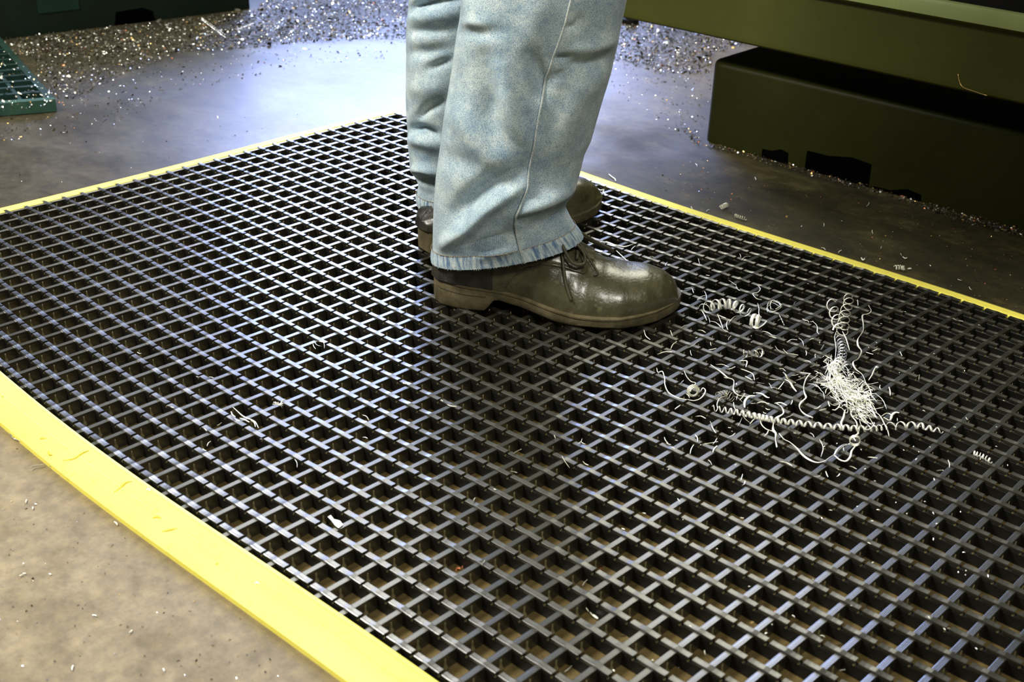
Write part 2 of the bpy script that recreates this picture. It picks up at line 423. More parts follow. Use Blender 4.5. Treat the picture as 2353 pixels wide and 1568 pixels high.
# yellow edging ramps: (t across outwards, z)
def rampsec(wd_):
    return [(0, -.16), (0, -.035), (.03, -.01), (.10, 0.0), (.16, -.008), (.17, -.022), (.19, -.01), (.45*wd_, -.055), (.46*wd_, -.068), (.48*wd_, -.058), (.75*wd_, -.17), (.96*wd_, -.345),
            (wd_, -.375), (wd_*1.005, FL+.004), (.75*wd_, FL+.004), (.1, FL+.004)]
W_ = 1.30
def ramp_strip(name, fn, mit0, mit1, stations):
    mb = MB(); sec = rampsec(W_); rings = []
    n = len(stations)
    for k, s_ in enumerate(stations):
        ring = []
        for a, z in sec:
            q = s_
            if k == 0: q = s_-mit0*a
            if k == n-1: q = s_+mit1*a
            ring.append(fn(a, q, z))
        rings.append(ring)
    mb.loft(rings); o = mb.obj(name, mYel, mat_, smooth=True, sharp=35); return o
js = [-.05]+[float(x) for x in np.arange(.5, NJ-1+.01, .5)]+[NJ-.45]
is_ = [-.03]+[float(x) for x in np.arange(.5, NI-1, .5)]+[NI-1+.30]
tag(ramp_strip('edging_ramp', lambda a, s_, z: warp(NI-1+.30+a/PB, s_, z), 1, 1, js), 'broad yellow ramp along the near edge, nicked across')
tag(ramp_strip('edging_ramp', lambda a, s_, z: warp(-.03-a/PB, s_, z), 1, 1, js), 'yellow ramp facing the machine')
tag(ramp_strip('edging_ramp', lambda a, s_, z: warp(s_, -.05-a, z), 1/PB, 1/PB, is_), 'yellow ramp across the far left end')
tag(ramp_strip('edging_ramp', lambda a, s_, z: warp(s_, NJ-.45+a, z), 1/PB, 1/PB, is_), 'yellow ramp at the right end')
# cuts and scuffs on the near ramp
def onramp(px, py):
    p = at(px, py, -.1); return p
nicks = [[(146, 1063), (170, 1055), (190, 1041), (205, 1035)], [(262, 1133), (278, 1120), (288, 1110), (304, 1106)],
         [(350, 1192), (362, 1188), (371, 1192)], [(373, 1226), (390, 1219), (408, 1214)], [(498, 1300), (501, 1294)],
         [(92, 1013), (97, 1008), (106, 1009)], [(5, 912), (9, 911)], [(112, 1043), (116, 1050), (122, 1052)]]
def ramp_z(p):
    """height of the near ramp surface under cell point p"""
    best = None
    for jj in np.linspace(0, 45, 181):
        q = warp(NI-1+.30, jj)
        if best is None or abs(q[0]-p[0]) < best[0]: best = (abs(q[0]-p[0]), q)
    a = p[1]-best[1][1]
    xs = [0, .1, .45*W_, .75*W_, .96*W_, W_]; zs = [-.03, 0, -.055, -.17, -.345, -.375]
    return interp(a, xs, zs)
for nk in nicks:
    pts = []
    for x, y in nk:
        p = at(x, y, -.1); z = ramp_z(p); p = at(x, y, z); z = ramp_z(p); pts.append(np.array([p[0], p[1], z+.004]))
    mb = MB(); sp_ = smooth_path(pts, 9)
    mb.loft(tube_rings(sp_, [.02+.035*math.sin(math.pi*k/8) for k in range(9)], 6, .45)); mb.obj('cut_mark', mYelD, mat_, smooth=True)

# ------------------------------------------------------------------ machine on the right
mach = empty('machine_tool', w3((26, -14, FL)))
tag(mach, 'olive green machine base with chip tray overhanging it, right of the mat', 'machine')
def rounded_block(x0, x1, y0, y1, z0, z1, rad, n=6, top=0.25):
    """upright block with rounded vertical corners and an eased top edge; y1 is the front"""
    rings = []
    def ring(z, ins):
        pts = []
        for cx, cy, a0 in ((x1-rad, y1-rad, 0), (x0+rad, y1-rad, 90), (x0+rad, y0+rad, 180), (x1-rad, y0+rad, 270)):
            for k in range(n+1):
                a = math.radians(a0+90*k/n); rr = rad-ins
                pts.append((cx+rr*math.cos(a), cy+rr*math.sin(a), z))
        return pts
    rings.append(ring(z0, 0)); rings.append(ring(z1-top, 0))
    for k in range(1, 5):
        a = k/4*math.pi/2; rings.append(ring(z1-top+top*math.sin(a), top*(1-math.cos(a))))
    return rings
BY = -11.25
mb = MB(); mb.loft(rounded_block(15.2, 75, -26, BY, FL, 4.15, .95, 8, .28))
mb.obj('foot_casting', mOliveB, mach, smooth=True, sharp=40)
# notches at the foot of the casting: black slabs, inner shade put into the colour
def notch(px):
    pts = [at(x, y, FL) for x, y in px]; return pts
for (xa, ya, yta, xb, yb, ytb) in ((1752, 362, 342, 1812, 380, 352), (1855, 392, 346, 2003, 412, 378), (2008, 436, 428, 2117, 462, 448)):
    a = at(xa, ya, FL); bq = at(xb, yb, FL)
    # find heights of the top edge on the front plane
    def zon(x, y):
        d = ray(x, y); s_ = (BY-CAM[1])/d[1]; q = CAM+s_*d; return q
    q0, q1 = zon(xa, yta), zon(xb, ytb)
    mb = MB(); ed = [(q0[0], FL+.01), (q0[0], q0[2]), (q0[0]+(q1[0]-q0[0])*.35, q0[2]+.03), (q0[0]+(q1[0]-q0[0])*.7, q1[2]+.10), (q1[0], q1[2]), (q1[0]+.05, FL+.01)]
    mb.loft([[(x, BY+.012, z) for x, z in ed], [(x, BY-.3, z) for x, z in ed]])
    mb.obj('floor_notch', mBlack, mach)
# chip tray / beam
TY = -9.5
def bev(p):
    return p
sec = [(TY, 6.05), (TY+.02, 6.15), (TY, 6.3), (TY-.02, 8.98), (TY+.04, 9.06), (TY+.22, 9.10), (TY+.30, 9.2), (TY+.28, 9.75), (TY+.18, 9.9), (TY-.02, 9.93), (TY-.10, 9.85), (TY-.16, 9.2),
       (TY-.5, 8.9), (-24, 8.6), (-24, 5.9), (TY-.35, 5.9), (TY-.1, 5.95)]
mb = MB(); mb.loft([[(x, y, z) for y, z in sec] for x in (9.0, 14, 20, 40, 75)])
mb.obj('chip_tray', mOlive, mach, smooth=True, sharp=30)
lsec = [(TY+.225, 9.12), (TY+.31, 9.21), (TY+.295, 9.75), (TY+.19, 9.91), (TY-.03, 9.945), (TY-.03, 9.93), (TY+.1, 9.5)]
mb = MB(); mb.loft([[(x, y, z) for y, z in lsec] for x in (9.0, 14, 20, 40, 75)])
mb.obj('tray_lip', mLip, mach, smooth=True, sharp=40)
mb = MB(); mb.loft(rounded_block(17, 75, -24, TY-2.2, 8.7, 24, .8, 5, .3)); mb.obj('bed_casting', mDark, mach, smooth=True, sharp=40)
# levelling foot under the tray's far end
fp = at(1447, 52, FL)
mb = MB()
for z0, z1, rr in ((FL, FL+.35, .75), (FL+.35, FL+1.3, .42)):
    mb.loft([[(fp[0]+rr*math.cos(k*math.pi/8), fp[1]+rr*math.sin(k*math.pi/8), z) for k in range(16)] for z in (z0, z1)])
foot = mb.obj('leveling_foot', mDark, None, smooth=True, sharp=40)
tag(foot, 'small black round leveling foot standing in the swarf beyond the jeans', 'machine foot')
# stray wire stuck on the tray front
def on_tray(x, y):
    d = ray(x, y); s_ = (TY+.03-CAM[1])/d[1]; return CAM+s_*d
mb = MB(); pth = smooth_path([on_tray(2201, 170), on_tray(2204, 186), on_tray(2212, 200), on_tray(2235, 209), on_tray(2268, 220)], 16)
mb.loft(tube_rings(pth, .022, 5)); o = mb.obj('metal_shaving', mGold, None, smooth=True)
tag(o, 'fine golden hair of swarf clinging to the olive chip tray front', 'metal shaving')

# ------------------------------------------------------------------ dark machine at the upper left
m2 = empty('machine_tool', w3((-34, 0, FL)))
tag(m2, 'very dark green machine plinth cut off at the upper left', 'machine')
pA, pB = at(0, 92, FL), at(578, 20, FL)
ax = (pB-pA); Lg = np.linalg.norm(ax[:2]); ax = ax/Lg; nx = np.array([-ax[1], ax[0], 0])
if np.dot(nx, CAM-pA) < 0: nx = -nx
def loc2(s_, t_, z): q = pA+ax*s_-nx*t_; return (q[0], q[1], z)
mb = MB()
rr = rounded_block(-30, Lg, -25, 0, FL, 9, .4, 4, .3)
mb.loft([[loc2(p[0], -p[1], p[2]) for p in ring_] for ring_ in rr]); mb.obj('plinth_block', mGreenD, m2, smooth=True, sharp=40)
mb = MB(); mb.loft([[loc2(x, -t_, z) for x, z in ((3, 1.0), (6, 1.0), (6, 4), (3, 4))] for t_ in (.0, .06)]); mb.obj('access_plate', mGreenP, m2)
mb = MB(); mb.loft([[loc2(x, -t_, z) for x, z in ((8.5, FL+.02), (8.7, .45), (10.8, .55), (11.6, .2), (11.7, FL+.02))] for t_ in (.0, .03)]); mb.obj('floor_notch', mBlack, m2)  # black slab, shade of the notch put into its colour

# ------------------------------------------------------------------ green walkway grating at the left
gr = empty('floor_grating', w3(at(60, 200, FL)))
tag(gr, 'teal green plastic floor grating at the left edge, strewn with swarf', 'grating')
gC = at(127, 228, .25); gF = at(30, 118, .25); gL = at(0, 238, .25)
e1 = (gL-gC); e1[2] = 0; e1 /= np.linalg.norm(e1); e2 = (gF-gC); e2[2] = 0; e2 /= np.linalg.norm(e2)
def g3(a, b_, z): q = gC+e1*a+e2*b_; return (q[0], q[1], z)
mb = MB()
mb.loft([[g3(a, b_, z) for a, z in ((-.0, FL+.05), (-.0, .25), (26, .25), (26, FL+.05))] for b_ in (0, .55)]); mb.obj('front_frame', mTeal, gr)
mb = MB(); mb.loft([[g3(a, b_, z) for a, z in ((0, FL+.05), (0, .25), (.45, .25), (.45, FL+.05))] for b_ in (.5, 26)]); mb.obj('side_frame', mTealD, gr)
for k in range(17):
    bb = 1.9+k*1.42
    mb = MB(); mb.loft([[g3(a, b_, z) for a, z in ((.4, -.2), (.4, .22), (26, .22), (26, -.2))] for b_ in (bb, bb+.34)]); mb.obj('slat', mTealD, gr)
for k in range(16):
    aa = 1.7+k*1.5
    mb = MB(); mb.loft([[g3(a, b_, z) for a, z in ((aa, -.25), (aa, .18), (aa+.22, .18), (aa+.22, -.25))] for b_ in (.5, 26)]); mb.obj('cross_rib', mTealD, gr)

# ------------------------------------------------------------------ shoes
def make_shoe(owner, base, axis_, mirror, detail):
    """base: cell point of the back of the heel on the mat top, axis_: unit heading; mirror flips the outer side"""
    ax_ = np.array([axis_[0], axis_[1], 0.]); lat = np.array([-axis_[1], axis_[0], 0.])*mirror
    base = np.array([base[0], base[1], 0.02])
    def P(s_, l, z): return base+ax_*(s_*1.03-.28)+lat*l+np.array([0, 0, z])
    so = [0, .10, .4, 1.1, 1.6, 2.7, 3.6, 4.6, 5.6, 6.6, 7.4, 8.2, 8.9, 9.4, 9.66, 9.75, 9.78]
    oo = [0, .42, .85, 1.18, 1.25, 1.27, 1.42, 1.85, 2.20, 2.28, 2.18, 1.85, 1.38, .92, .55, .30, 0]
    io = [0, .42, .85, 1.15, 1.20, 1.10, 1.00, .98, 1.08, 1.22, 1.28, 1.22, 1.02, .74, .45, .24, 0]
    ss = np.concatenate([9.78/2*(1-np.cos(np.linspace(0, math.pi, 72)))])
    def OW(s_): return interp(s_, so, oo)
    def IW(s_): return interp(s_, so, io)
    def ztb(s_): return interp(s_, [0, 1, 3, 4, 5, 6, 7.5, 8.8, 9.78], [1.12, 1.08, .90, .72, .55, .47, .47, .56, .74])    # sole top
    def zbt(s_): return interp(s_, [0, .15, 2.25, 2.42, 2.7, 3.8, 5.0, 7.6, 8.8, 9.5, 9.78], [.12, 0, 0, .45, .50, .28, .03, 0, .06, .22, .34])
    # sole
    rings = []
    for s_ in ss[1:-1]:
        o_, i_, zt, zb = OW(s_)+.06, IW(s_)+.06, ztb(s_), zbt(s_)
        g_ = min(.09, (zt-zb)*.25)
        sec_ = [(o_*.96, zb), (o_, zb+g_), (o_*1.0, (zt+zb)/2), (o_, zt-.16), (o_*.985, zt-.145), (o_*.985, zt-.125), (o_+.015, zt-.10), (o_+.015, zt-.03), (o_*.97, zt), (0, zt+.01),
                (-i_*.97, zt), (-i_-.015, zt-.03), (-i_-.015, zt-.10), (-i_, zt-.16), (-i_, (zt+zb)/2), (-i_, zb+g_), (-i_*.96, zb), (0, zb)]
        rings.append([P(s_, l, z) for l, z in sec_])
    mb = MB(); mb.loft(rings); so_ = mb.obj('sole', mSole, owner, smooth=True, sharp=45); tag(so_, 'dusty brown-grey rubber sole with heel')
    # heel seam line
    mb = MB()
    mb.loft(tube_rings([P(s_, OW(s_)+.062, interp(s_, [0, 3], [.74, .58])) for s_ in np.linspace(.25, 2.2, 14)], .012, 5)); mb.obj('heel_seam', mLeatherD, so_)
    # upper
    NU, NV = 110, 64
    def ztop(s_): return interp(s_, [0, .3, 1.5, 3.2, 4.4, 5.2, 6.0, 6.8, 7.6, 8.4, 9.0, 9.35, 9.55, 9.64], [1.45, 1.68, 2.35, 2.95, 3.20, 2.85, 2.30, 1.95, 1.82, 1.75, 1.58, 1.34, 1.08, .80])
    def surf(s_, ph, off=0.0):
        """ph 0 = outer welt, pi = inner welt"""
        sl = s_*9.64/9.78+.06
        o_, i_ = OW(sl)*.95, IW(sl)*.95
        zt = ztop(s_); zw = ztb(s_)-.04
        hgt = max(zt-zw, .02)
        c_, s__ = math.cos(ph), math.sin(ph)
        # section exponent: boxy toe, tapering instep, steep ankle
        e = interp(s_, [0, 2, 4.5, 6, 7.5, 9.6], [.30, .45, .85, .95, .80, .75])
        ex = interp(s_, [0, 2, 4.5, 6, 7.5, 9.6], [.85, .8, 1.0, .98, .86, .9])
        l = (o_ if c_ > 0 else i_)*math.copysign(abs(c_)**ex, c_)
        z = zw+hgt*abs(s__)**(e if s__ > 0 else 1)
        lean = interp(s_, [0, 4, 6, 8, 9.8], [0, -.10, -.18, -.05, 0])*(z-zw)/2
        # the ankle narrows upward
        nar = 1-interp(s_, [0, 1, 3.5, 5, 6], [.05, .12, .30, .15, 0])*smoothstep(.2, 1.0, (z-zw)/hgt)
        ctr = (o_-i_)/2
        l = ctr+(l-ctr)*nar+lean
        sx = s_-interp(s_, [0, .6, 2], [0, .0, 0])*(z-zw)
        if s_ < 1.2: sx = s_+.10*math.sin((z-zw)/2.2*math.pi)*(1-s_/1.2)-.06
        d = 0
        # creases over the vamp
        for cs, am, wdt, sl_ in ((6.35, .04, .22, .9), (5.85, .03, .15, 1.3), (5.45, .02, .12, 1.5), (2.6, .03, .3, -1.2), (3.4, .03, .25, -1.6)):
            q = (s_-cs-sl_*(ph-1.3)*.5)/wdt
            if abs(q) < 3: d -= am*math.exp(-q*q)*max(0, math.sin(ph))**.5
        d += .014*math.sin(s_*2.7+ph*2)+(.010*math.sin(s_*9.0-ph*6) if s_ < 5 else 0)
        # quarter panel lies over the vamp
        if ph < 1.45:
            edge = interp(ph, [0, .22, .40, .60, .78, .86, .95, 1.2, 1.5], [2.9, 3.25, 3.7, 4.5, 5.55, 5.95, 6.02, 5.75, 5.35])
            d += .12*float(smoothstep(edge+.05, edge-.05, s_))
        d += off
        # local outward direction
        nrm = np.array([0., c_*.8, s__*.8+.1]); nrm /= np.linalg.norm(nrm)
        return P(sx, l+nrm[1]*d, z+nrm[2]*d)
    rings = []
    us = 9.64/2*(1-np.cos(np.linspace(.04, math.pi-.015, NU)))
    for s_ in us: rings.append([surf(s_, ph) for ph in np.linspace(-.02, math.pi+.02, NV)])
    r0_ = rings[0]; mid_ = [np.array([(p+q)/2 for p, q in zip(r0_, r0_[::-1])])][0]
    rings = [[m_-ax_*.03 for m_ in mid_]]+rings
    mb = MB(); mb.loft(rings, closed=False)
    up_ = mb.obj('upper', [mLeather, mLeatherD], owner, smooth=True)
    for pl in up_.data.polygons:
        k = (pl.index//(NV-1)); s_ = us[min(max(k-1, 0), NU-1)]; v_ = pl.index % (NV-1)
        if s_ < 2.35+.35*math.sin(v_/NV*3.1): pl.material_index = 1
    # heel counter seam
    mb = MB(); mb.loft(tube_rings([surf(2.25+.35*math.sin(ph), ph, .01) for ph in np.linspace(.05, 1.0, 14)], .018, 5)); mb.obj('counter_seam', mLeather, up_, smooth=True)
    if detail:
        edge = lambda ph: interp(ph, [0, .22, .40, .60, .78, .86, .95, 1.2, 1.5], [2.9, 3.25, 3.7, 4.5, 5.55, 5.95, 6.02, 5.75, 5.35])
        for off_ in (.14, .22):
            mb = MB(); phs = np.linspace(.08, 1.38, 120)
            for k in range(0, 118, 2):
                a_, b_ = surf(edge(phs[k])-off_, phs[k], .012), surf(edge(phs[k+1])-off_, phs[k+1], .012)
                mb.loft(tube_rings([a_, b_], .013, 4))
            mb.obj('stitching', mStitch, up_)
        mb = MB(); mb.loft(tube_rings([surf(edge(p_)+.0, p_, -.03) for p_ in np.linspace(.03, 1.42, 90)], .055, 8)); mb.obj('panel_edge', mLeather, up_, smooth=True)
        # tongue
        mb = MB(); rr = []
        for s_ in np.linspace(4.2, 6.3, 12): rr.append([surf(s_, ph, .05+.08*math.sin((ph-1.3)/1.0*math.pi)) for ph in np.linspace(1.30, 2.3, 10)])
        mb.loft(rr, closed=False); mb.obj('tongue', mLeather, up_, smooth=True)
        # crossing laces
        for k, s_ in enumerate((4.75, 5.2, 5.65)):
            pts = [surf(s_, ph, .14+.05*math.sin((ph-.95)/1.2*math.pi)) for ph in np.linspace(.98, 2.1, 12)]
            mb = MB(); mb.loft(tube_rings(pts, .07, 8, .75)); mb.obj('lace', mLace, owner, smooth=True)
        c0 = surf(5.0, 1.25, .30)
        def px_path(lst, lift, n=26):
            """lace path given along the shoe: (s, angle, lift)"""
            return smooth_path([surf(a_, b_, c_) for a_, b_, c_ in lst], n)
        # knot, bow loops and hanging end
        mb = MB(); mb.loft(tube_rings(px_path([(4.95, 1.05, .16), (5.0, 1.2, .34), (5.15, 1.35, .30), (5.1, 1.15, .15)], 0, 14), .10, 8)); mb.obj('lace_knot', mLace, owner, smooth=True)
        loops = [[(5.0, 1.2, .28), (5.05, .95, .55), (5.5, .80, .42), (5.95, .92, .42), (5.85, 1.12, .52), (5.3, 1.22, .38), (5.0, 1.2, .28)],
                 [(5.0, 1.25, .28), (5.3, 1.45, .62), (6.2, 1.62, .50), (6.95, 1.70, .38), (6.9, 1.85, .30), (6.1, 1.80, .36), (5.3, 1.5, .30), (5.0, 1.25, .26)],
                 [(5.0, 1.25, .28), (5.6, 1.30, .40), (6.2, 1.10, .28), (6.45, .95, .15), (6.35, .88, .10)]]
        for lp in loops:
            mb = MB(); mb.loft(tube_rings(px_path(lp, 0, 34), .065, 8, .8)); mb.obj('lace_loop', mLace, owner, smooth=True)
        mb = MB(); mb.loft(tube_rings(px_path([(5.0, 1.2, .25), (5.05, .98, .16), (5.15, .72, .11), (5.3, .45, .10), (5.55, .22, .08)], 0, 24), .06, 8, .7)); mb.obj('lace_end', mLace, owner, smooth=True)
    return P, surf

person = empty('person', w3((19.6, 11.7, 0.0)))
tag(person, 'person standing on the mat in faded blue jeans and worn dark leather shoes', 'person')
def shoe_root(name, label, pos):
    o = bpy.data.objects.new(name, None); sc.collection.objects.link(o); o.empty_display_size = .05
    o.parent = person; o.location = w3(pos)-person.location; tag(o, label); return o
def unit(a): a = np.array(a[:2], float); return a/np.linalg.norm(a)
a1 = unit((.79, -.61)); b1 = np.array([21.2, 14.14])-a1*1.2
s1 = shoe_root('shoe', 'near shoe in full side view, blue sheen on its toe', (24, 12, 0))
make_shoe(s1, b1, a1, 1, True)
hc = np.array([15.69+.73*1.2, 11.96-.68*1.2]); tc_ = np.array([19.04-.73*1.3, 2.73+.68*1.3]); a2 = unit(tc_-hc); b2 = hc-a2*1.2+np.array([RT[0], RT[1]])*.30
s2 = shoe_root('shoe', 'far shoe, only heel and rounded toe showing', (18, 8, 0))
L2 = np.dot(tc_-hc, a2)
make_shoe(s2, b2, a2, -1, True)

# ------------------------------------------------------------------ jeans
def facing(px, py, anchor):
    """point on the vertical plane through anchor that faces the camera"""
    n_ = np.array([FW[0], FW[1], 0]); n_ /= np.linalg.norm(n_)
    d = ray(px, py); s_ = np.dot(np.array([anchor[0], anchor[1], 0])-CAM, n_)/np.dot(d, n_); return CAM+s_*d
nF = np.array([-FW[0], -FW[1], 0]); nF /= np.linalg.norm(nF)      # towards the camera
def gdist(x, y, poly):
    best = 1e9; bt = 0; n = len(poly)
    for k in range(n-1):
        ax0, ay0 = poly[k]; bx, by = poly[k+1]; dx, dy = bx-ax0, by-ay0
        t = max(0, min(1, ((x-ax0)*dx+(y-ay0)*dy)/(dx*dx+dy*dy+1e-9))); d = math.hypot(x-ax0-t*dx, y-ay0-t*dy)
        if d < best: best = d; bt = (k+t)/(n-1)
    return best, bt
def make_leg(anchor, Ltab, Rtab, rows, rdtab, folds, hip, NT=150):
    """Ltab/Rtab: outline (y, x); rows: parametric station list t -> (yL, yR)"""
    rings = []; info = []
    th = [2*math.pi*k/NT for k in range(NT)]
    for (yl, yr) in rows:
        xl = interp(yl, [a_[0] for a_ in Ltab], [a_[1] for a_ in Ltab]); xr = interp(yr, [a_[0] for a_ in Rtab], [a_[1] for a_ in Rtab])
        Lp, Rp = facing(xl, yl, anchor), facing(xr, yr, anchor)
        rd = interp((yl+yr)/2, [a_[0] for a_ in rdtab], [a_[1] for a_ in rdtab])
        c_ = (Lp+Rp)/2; e_ = (Rp-Lp)/2; ring = []; inf = []
        for a_ in th:
            # a_ = 0 right, pi/2 towards camera
            ca, sa = math.cos(a_), math.sin(a_)
            ca2 = math.copysign(abs(ca)**.92, ca)
            d = 0.0
            x_ = (xl+xr)/2+(xr-xl)/2*ca2; y_ = (yl+yr)/2+(yr-yl)/2*ca2+rd*max(sa, 0)*24
            if sa > 0:
                k_ = min(1, sa/.55)
                for poly, am, wd_ in folds:
                    dd, bt = gdist(x_, y_, poly)
                    if dd < 3*wd_: d += k_*1.5*am*math.exp(-(dd/wd_)**2)*(math.sin(math.pi*min(max(bt*.86+.07, 0), 1))**.5)
            p = c_+e_*ca2+nF*(rd*sa)
            nrm = e_/np.linalg.norm(e_)*ca+nF*sa
            ring.append(p+nrm*d); inf.append((x_, y_))
        rings.append(ring); info.append(inf)
    # continue to the hip above the frame
    top = rings[-1]; c0 = sum(top)/NT; rtop = [q-c0 for q in top]
    for k in range(1, 15):
        t = k/14; c_ = c0*(1-t)+np.array(hip)*t; s_ = 1+.35*t
        c_[2] = c0[2]+(hip[2]-c0[2])*t
        bend = math.sin(math.pi*t)*1.2
        rings.append([c_+np.array([q[0]*s_, q[1]*s_, q[2]*(1-t)])+np.array([a1[0], a1[1], 0])*bend for q in rtop])
    return rings, info

Lt = [(-80, 1066), (-10, 1061.5), (0, 1060.7), (48, 1055.6), (84, 1048), (178, 1035), (255, 1022), (332, 1012), (400, 1002), (410, 1001), (460, 997), (517, 995), (564, 994), (590, 991), (604, 993)]
Rt = [(-80, 1458), (-10, 1442), (0, 1439.5), (66, 1425.5), (153, 1407.7), (237, 1382), (319, 1359), (350, 1344), (403, 1331), (448, 1317), (466, 1303), (476, 1299), (500, 1311), (516, 1320), (530, 1331), (545, 1340)]
NR = 130
rows = []
for k in range(NR):
    t = k/(NR-1); rows.append((598*(1-t)+(-75)*t, 543*(1-t)+(-75)*t))
rd1 = [(-10, 2.35), (200, 2.1), (400, 1.9), (500, 1.75), (570, 1.70), (600, 1.72)]
near_folds = [
    # (polyline in the photo, amplitude in cells, width in px)
    ([(1300, 440), (1255, 462), (1215, 478), (1188, 497)], .42, 22),
    ([(1325, 452), (1290, 476), (1250, 490), (1195, 505)], -.34, 10),
    ([(1200, 432), (1165, 452), (1125, 482), (1085, 525), (1030, 560)], .34, 18),
    ([(1190, 400), (1145, 422), (1100, 450), (1055, 490)], -.34, 22),
    ([(1150, 180), (1165, 230), (1185, 290), (1215, 340)], .30, 26),
    ([(1120, 150), (1135, 215), (1125, 280), (1140, 330)], -.20, 26),
    ([(1225, 150), (1245, 200), (1242, 225)], -.30, 20),
    ([(1400, 140), (1350, 160), (1300, 165)], -.20, 18),
    ([(1410, 100), (1360, 125), (1310, 135)], .16, 18),
    ([(1365, 190), (1330, 225), (1300, 290), (1280, 350)], .18, 26),
    ([(1030, 250), (1080, 300), (1140, 370), (1190, 410)], .14, 30),
    ([(1010, 360), (1060, 380), (1110, 400)], -.12, 24),
    ([(1175, 540), (1140, 560), (1090, 575)], -.18, 14),
    ([(1185, 575), (1150, 580), (1110, 590)], .12, 10),
    ([(1330, 60), (1320, 82), (1300, 85)], -.16, 8), ([(1310, 145), (1290, 150), (1275, 152)], -.16, 8),
    ([(1295, 185), (1275, 190)], -.14, 8), ([(1075, 80), (1110, 90), (1150, 92)], -.10, 16), ([(1060, 60), (1120, 70)], .08, 12),
    ([(1060, 0), (1100, 60), (1150, 160)], .10, 30), ([(1240, 20), (1220, 120)], .10, 30),
]
rings1, info1 = make_leg((22.2, 13.8), Lt, Rt, rows, rd1, near_folds, (21.6, 12.8, 29.0))
Lt2 = [(-10, 940), (0, 939.5), (30, 937), (76, 933), (255, 933), (332, 938), (380, 941.6), (403, 950.6), (424, 962), (440, 959), (454, 956), (462, 958), (468, 959)]
Rt2 = [(-10, 1235), (0, 1232), (200, 1205), (400, 1190), (480, 1200)]
rows2 = [(468*(1-k/99)-60*k/99, 468*(1-k/99)-60*k/99) for k in range(100)]
rd2 = [(-10, 2.3), (300, 1.9), (460, 1.55)]
far_folds = [([(935, 28), (985, 29), (1058, 24)], -.34, 9), ([(935, 52), (1000, 60), (1060, 56)], .14, 16), ([(940, 130), (980, 138), (1030, 135)], -.16, 14), ([(990, 175), (1040, 160)], -.2, 10),
             ([(945, 85), (1000, 92), (1050, 90)], -.10, 10), ([(960, 285), (985, 265), (1020, 250)], -.22, 10), ([(940, 303), (970, 307), (1005, 322)], -.34, 10), ([(940, 325), (975, 335), (1010, 350)], .18, 14),
             ([(955, 412), (985, 420), (1010, 432)], -.40, 8), ([(950, 395), (985, 400), (1010, 410)], .22, 9), ([(940, 210), (990, 220), (1030, 215)], .12, 22)]
rings2, info2 = make_leg((17.0, 9.6), Lt2, Rt2, rows2, rd2, far_folds, (17.6, 10.0, 29.0), 110)

def build_leg(rings, nt, parent, label):
    mb = MB(); nr = len(rings)
    # outside
    mb.loft(rings, caps=False)
    me_n = len(mb.v)
    # turned-in hem: inner wall
    inner = []
    c_ = [sum(r_)/nt for r_ in rings[:26]]
    for k in (0, 6, 14, 25):
        inner.append([p+(c_[k]-p)*.055 for p in rings[k]])
    b0 = len(mb.v); mb.loft(inner, caps=False)
    mb.add([], []);
    for k in range(nt): mb.f.append((k, (k+1) % nt, b0+(k+1) % nt, b0+k))
    o = mb.obj('trouser_leg', mDenim, parent, smooth=True)
    uv = o.data.uv_layers.new(name='cloth')
    sc_ = 1/33.0
    for lp in o.data.loops:
        vi = lp.vertex_index; r_ = vi//nt; k = vi % nt
        uv.data[lp.index].uv = ((k/nt)*.5, r_*.0045)
    if label: tag(o, label)
    return o
jeans = bpy.data.objects.new('jeans', None); sc.collection.objects.link(jeans); jeans.parent = person; jeans.location = (0, 0, .2); jeans.empty_display_size = .05
tag(jeans, 'faded light blue denim jeans with frayed hems')
leg1 = build_leg(rings1, 150, jeans, 'near trouser leg, creased above the shoe'); leg2 = build_leg(rings2, 110, jeans, 'far trouser leg, half hidden')
# seat of the jeans above the frame
hp = MB(); hr = []
for k, (z, a_, b_) in enumerate(((26, 3.0, 2.6), (28, 5.2, 3.6), (31, 5.6, 3.8), (34, 5.2, 3.5), (36, 5.0, 3.3))):
    hr.append([np.array([19.6, 11.4, z])+np.array([4.0, 2.8, 0])/4.88*a_*math.cos(q)+np.array([-2.8, 4.0, 0])/4.88*b_*math.sin(q) for q in np.linspace(0, 2*math.pi, 40, endpoint=False)])
hp.loft(hr); o = hp.obj('seat', mDenim, jeans, smooth=True); o.data.uv_layers.new(name='cloth')

def offset_strip(rings, nt, k0, k1, off, name, mat, parent, a0=0, a1_=None, thick=True):
    """a thin skin lying over the leg between ring rows k0..k1"""
    out = []
    for k in range(k0, k1+1):
        c_ = sum(rings[k])/nt; row = []
        for q in range(a0, (a1_ if a1_ is not None else nt)):
            p = rings[k][q % nt]; d = p-c_; d[2] = 0; d /= np.linalg.norm(d)
            row.append(p+d*off)
        out.append(row)
    mb = MB(); mb.loft(out, closed=(a1_ is None), caps=False); o = mb.obj(name, mat, parent, smooth=True)
    uv = o.data.uv_layers.new(name='cloth'); n_ = len(out[0])
    for lp in o.data.loops:
        vi = lp.vertex_index; uv.data[lp.index].uv = ((vi % n_)/nt*.5, (vi//n_)*.0045)
    return o
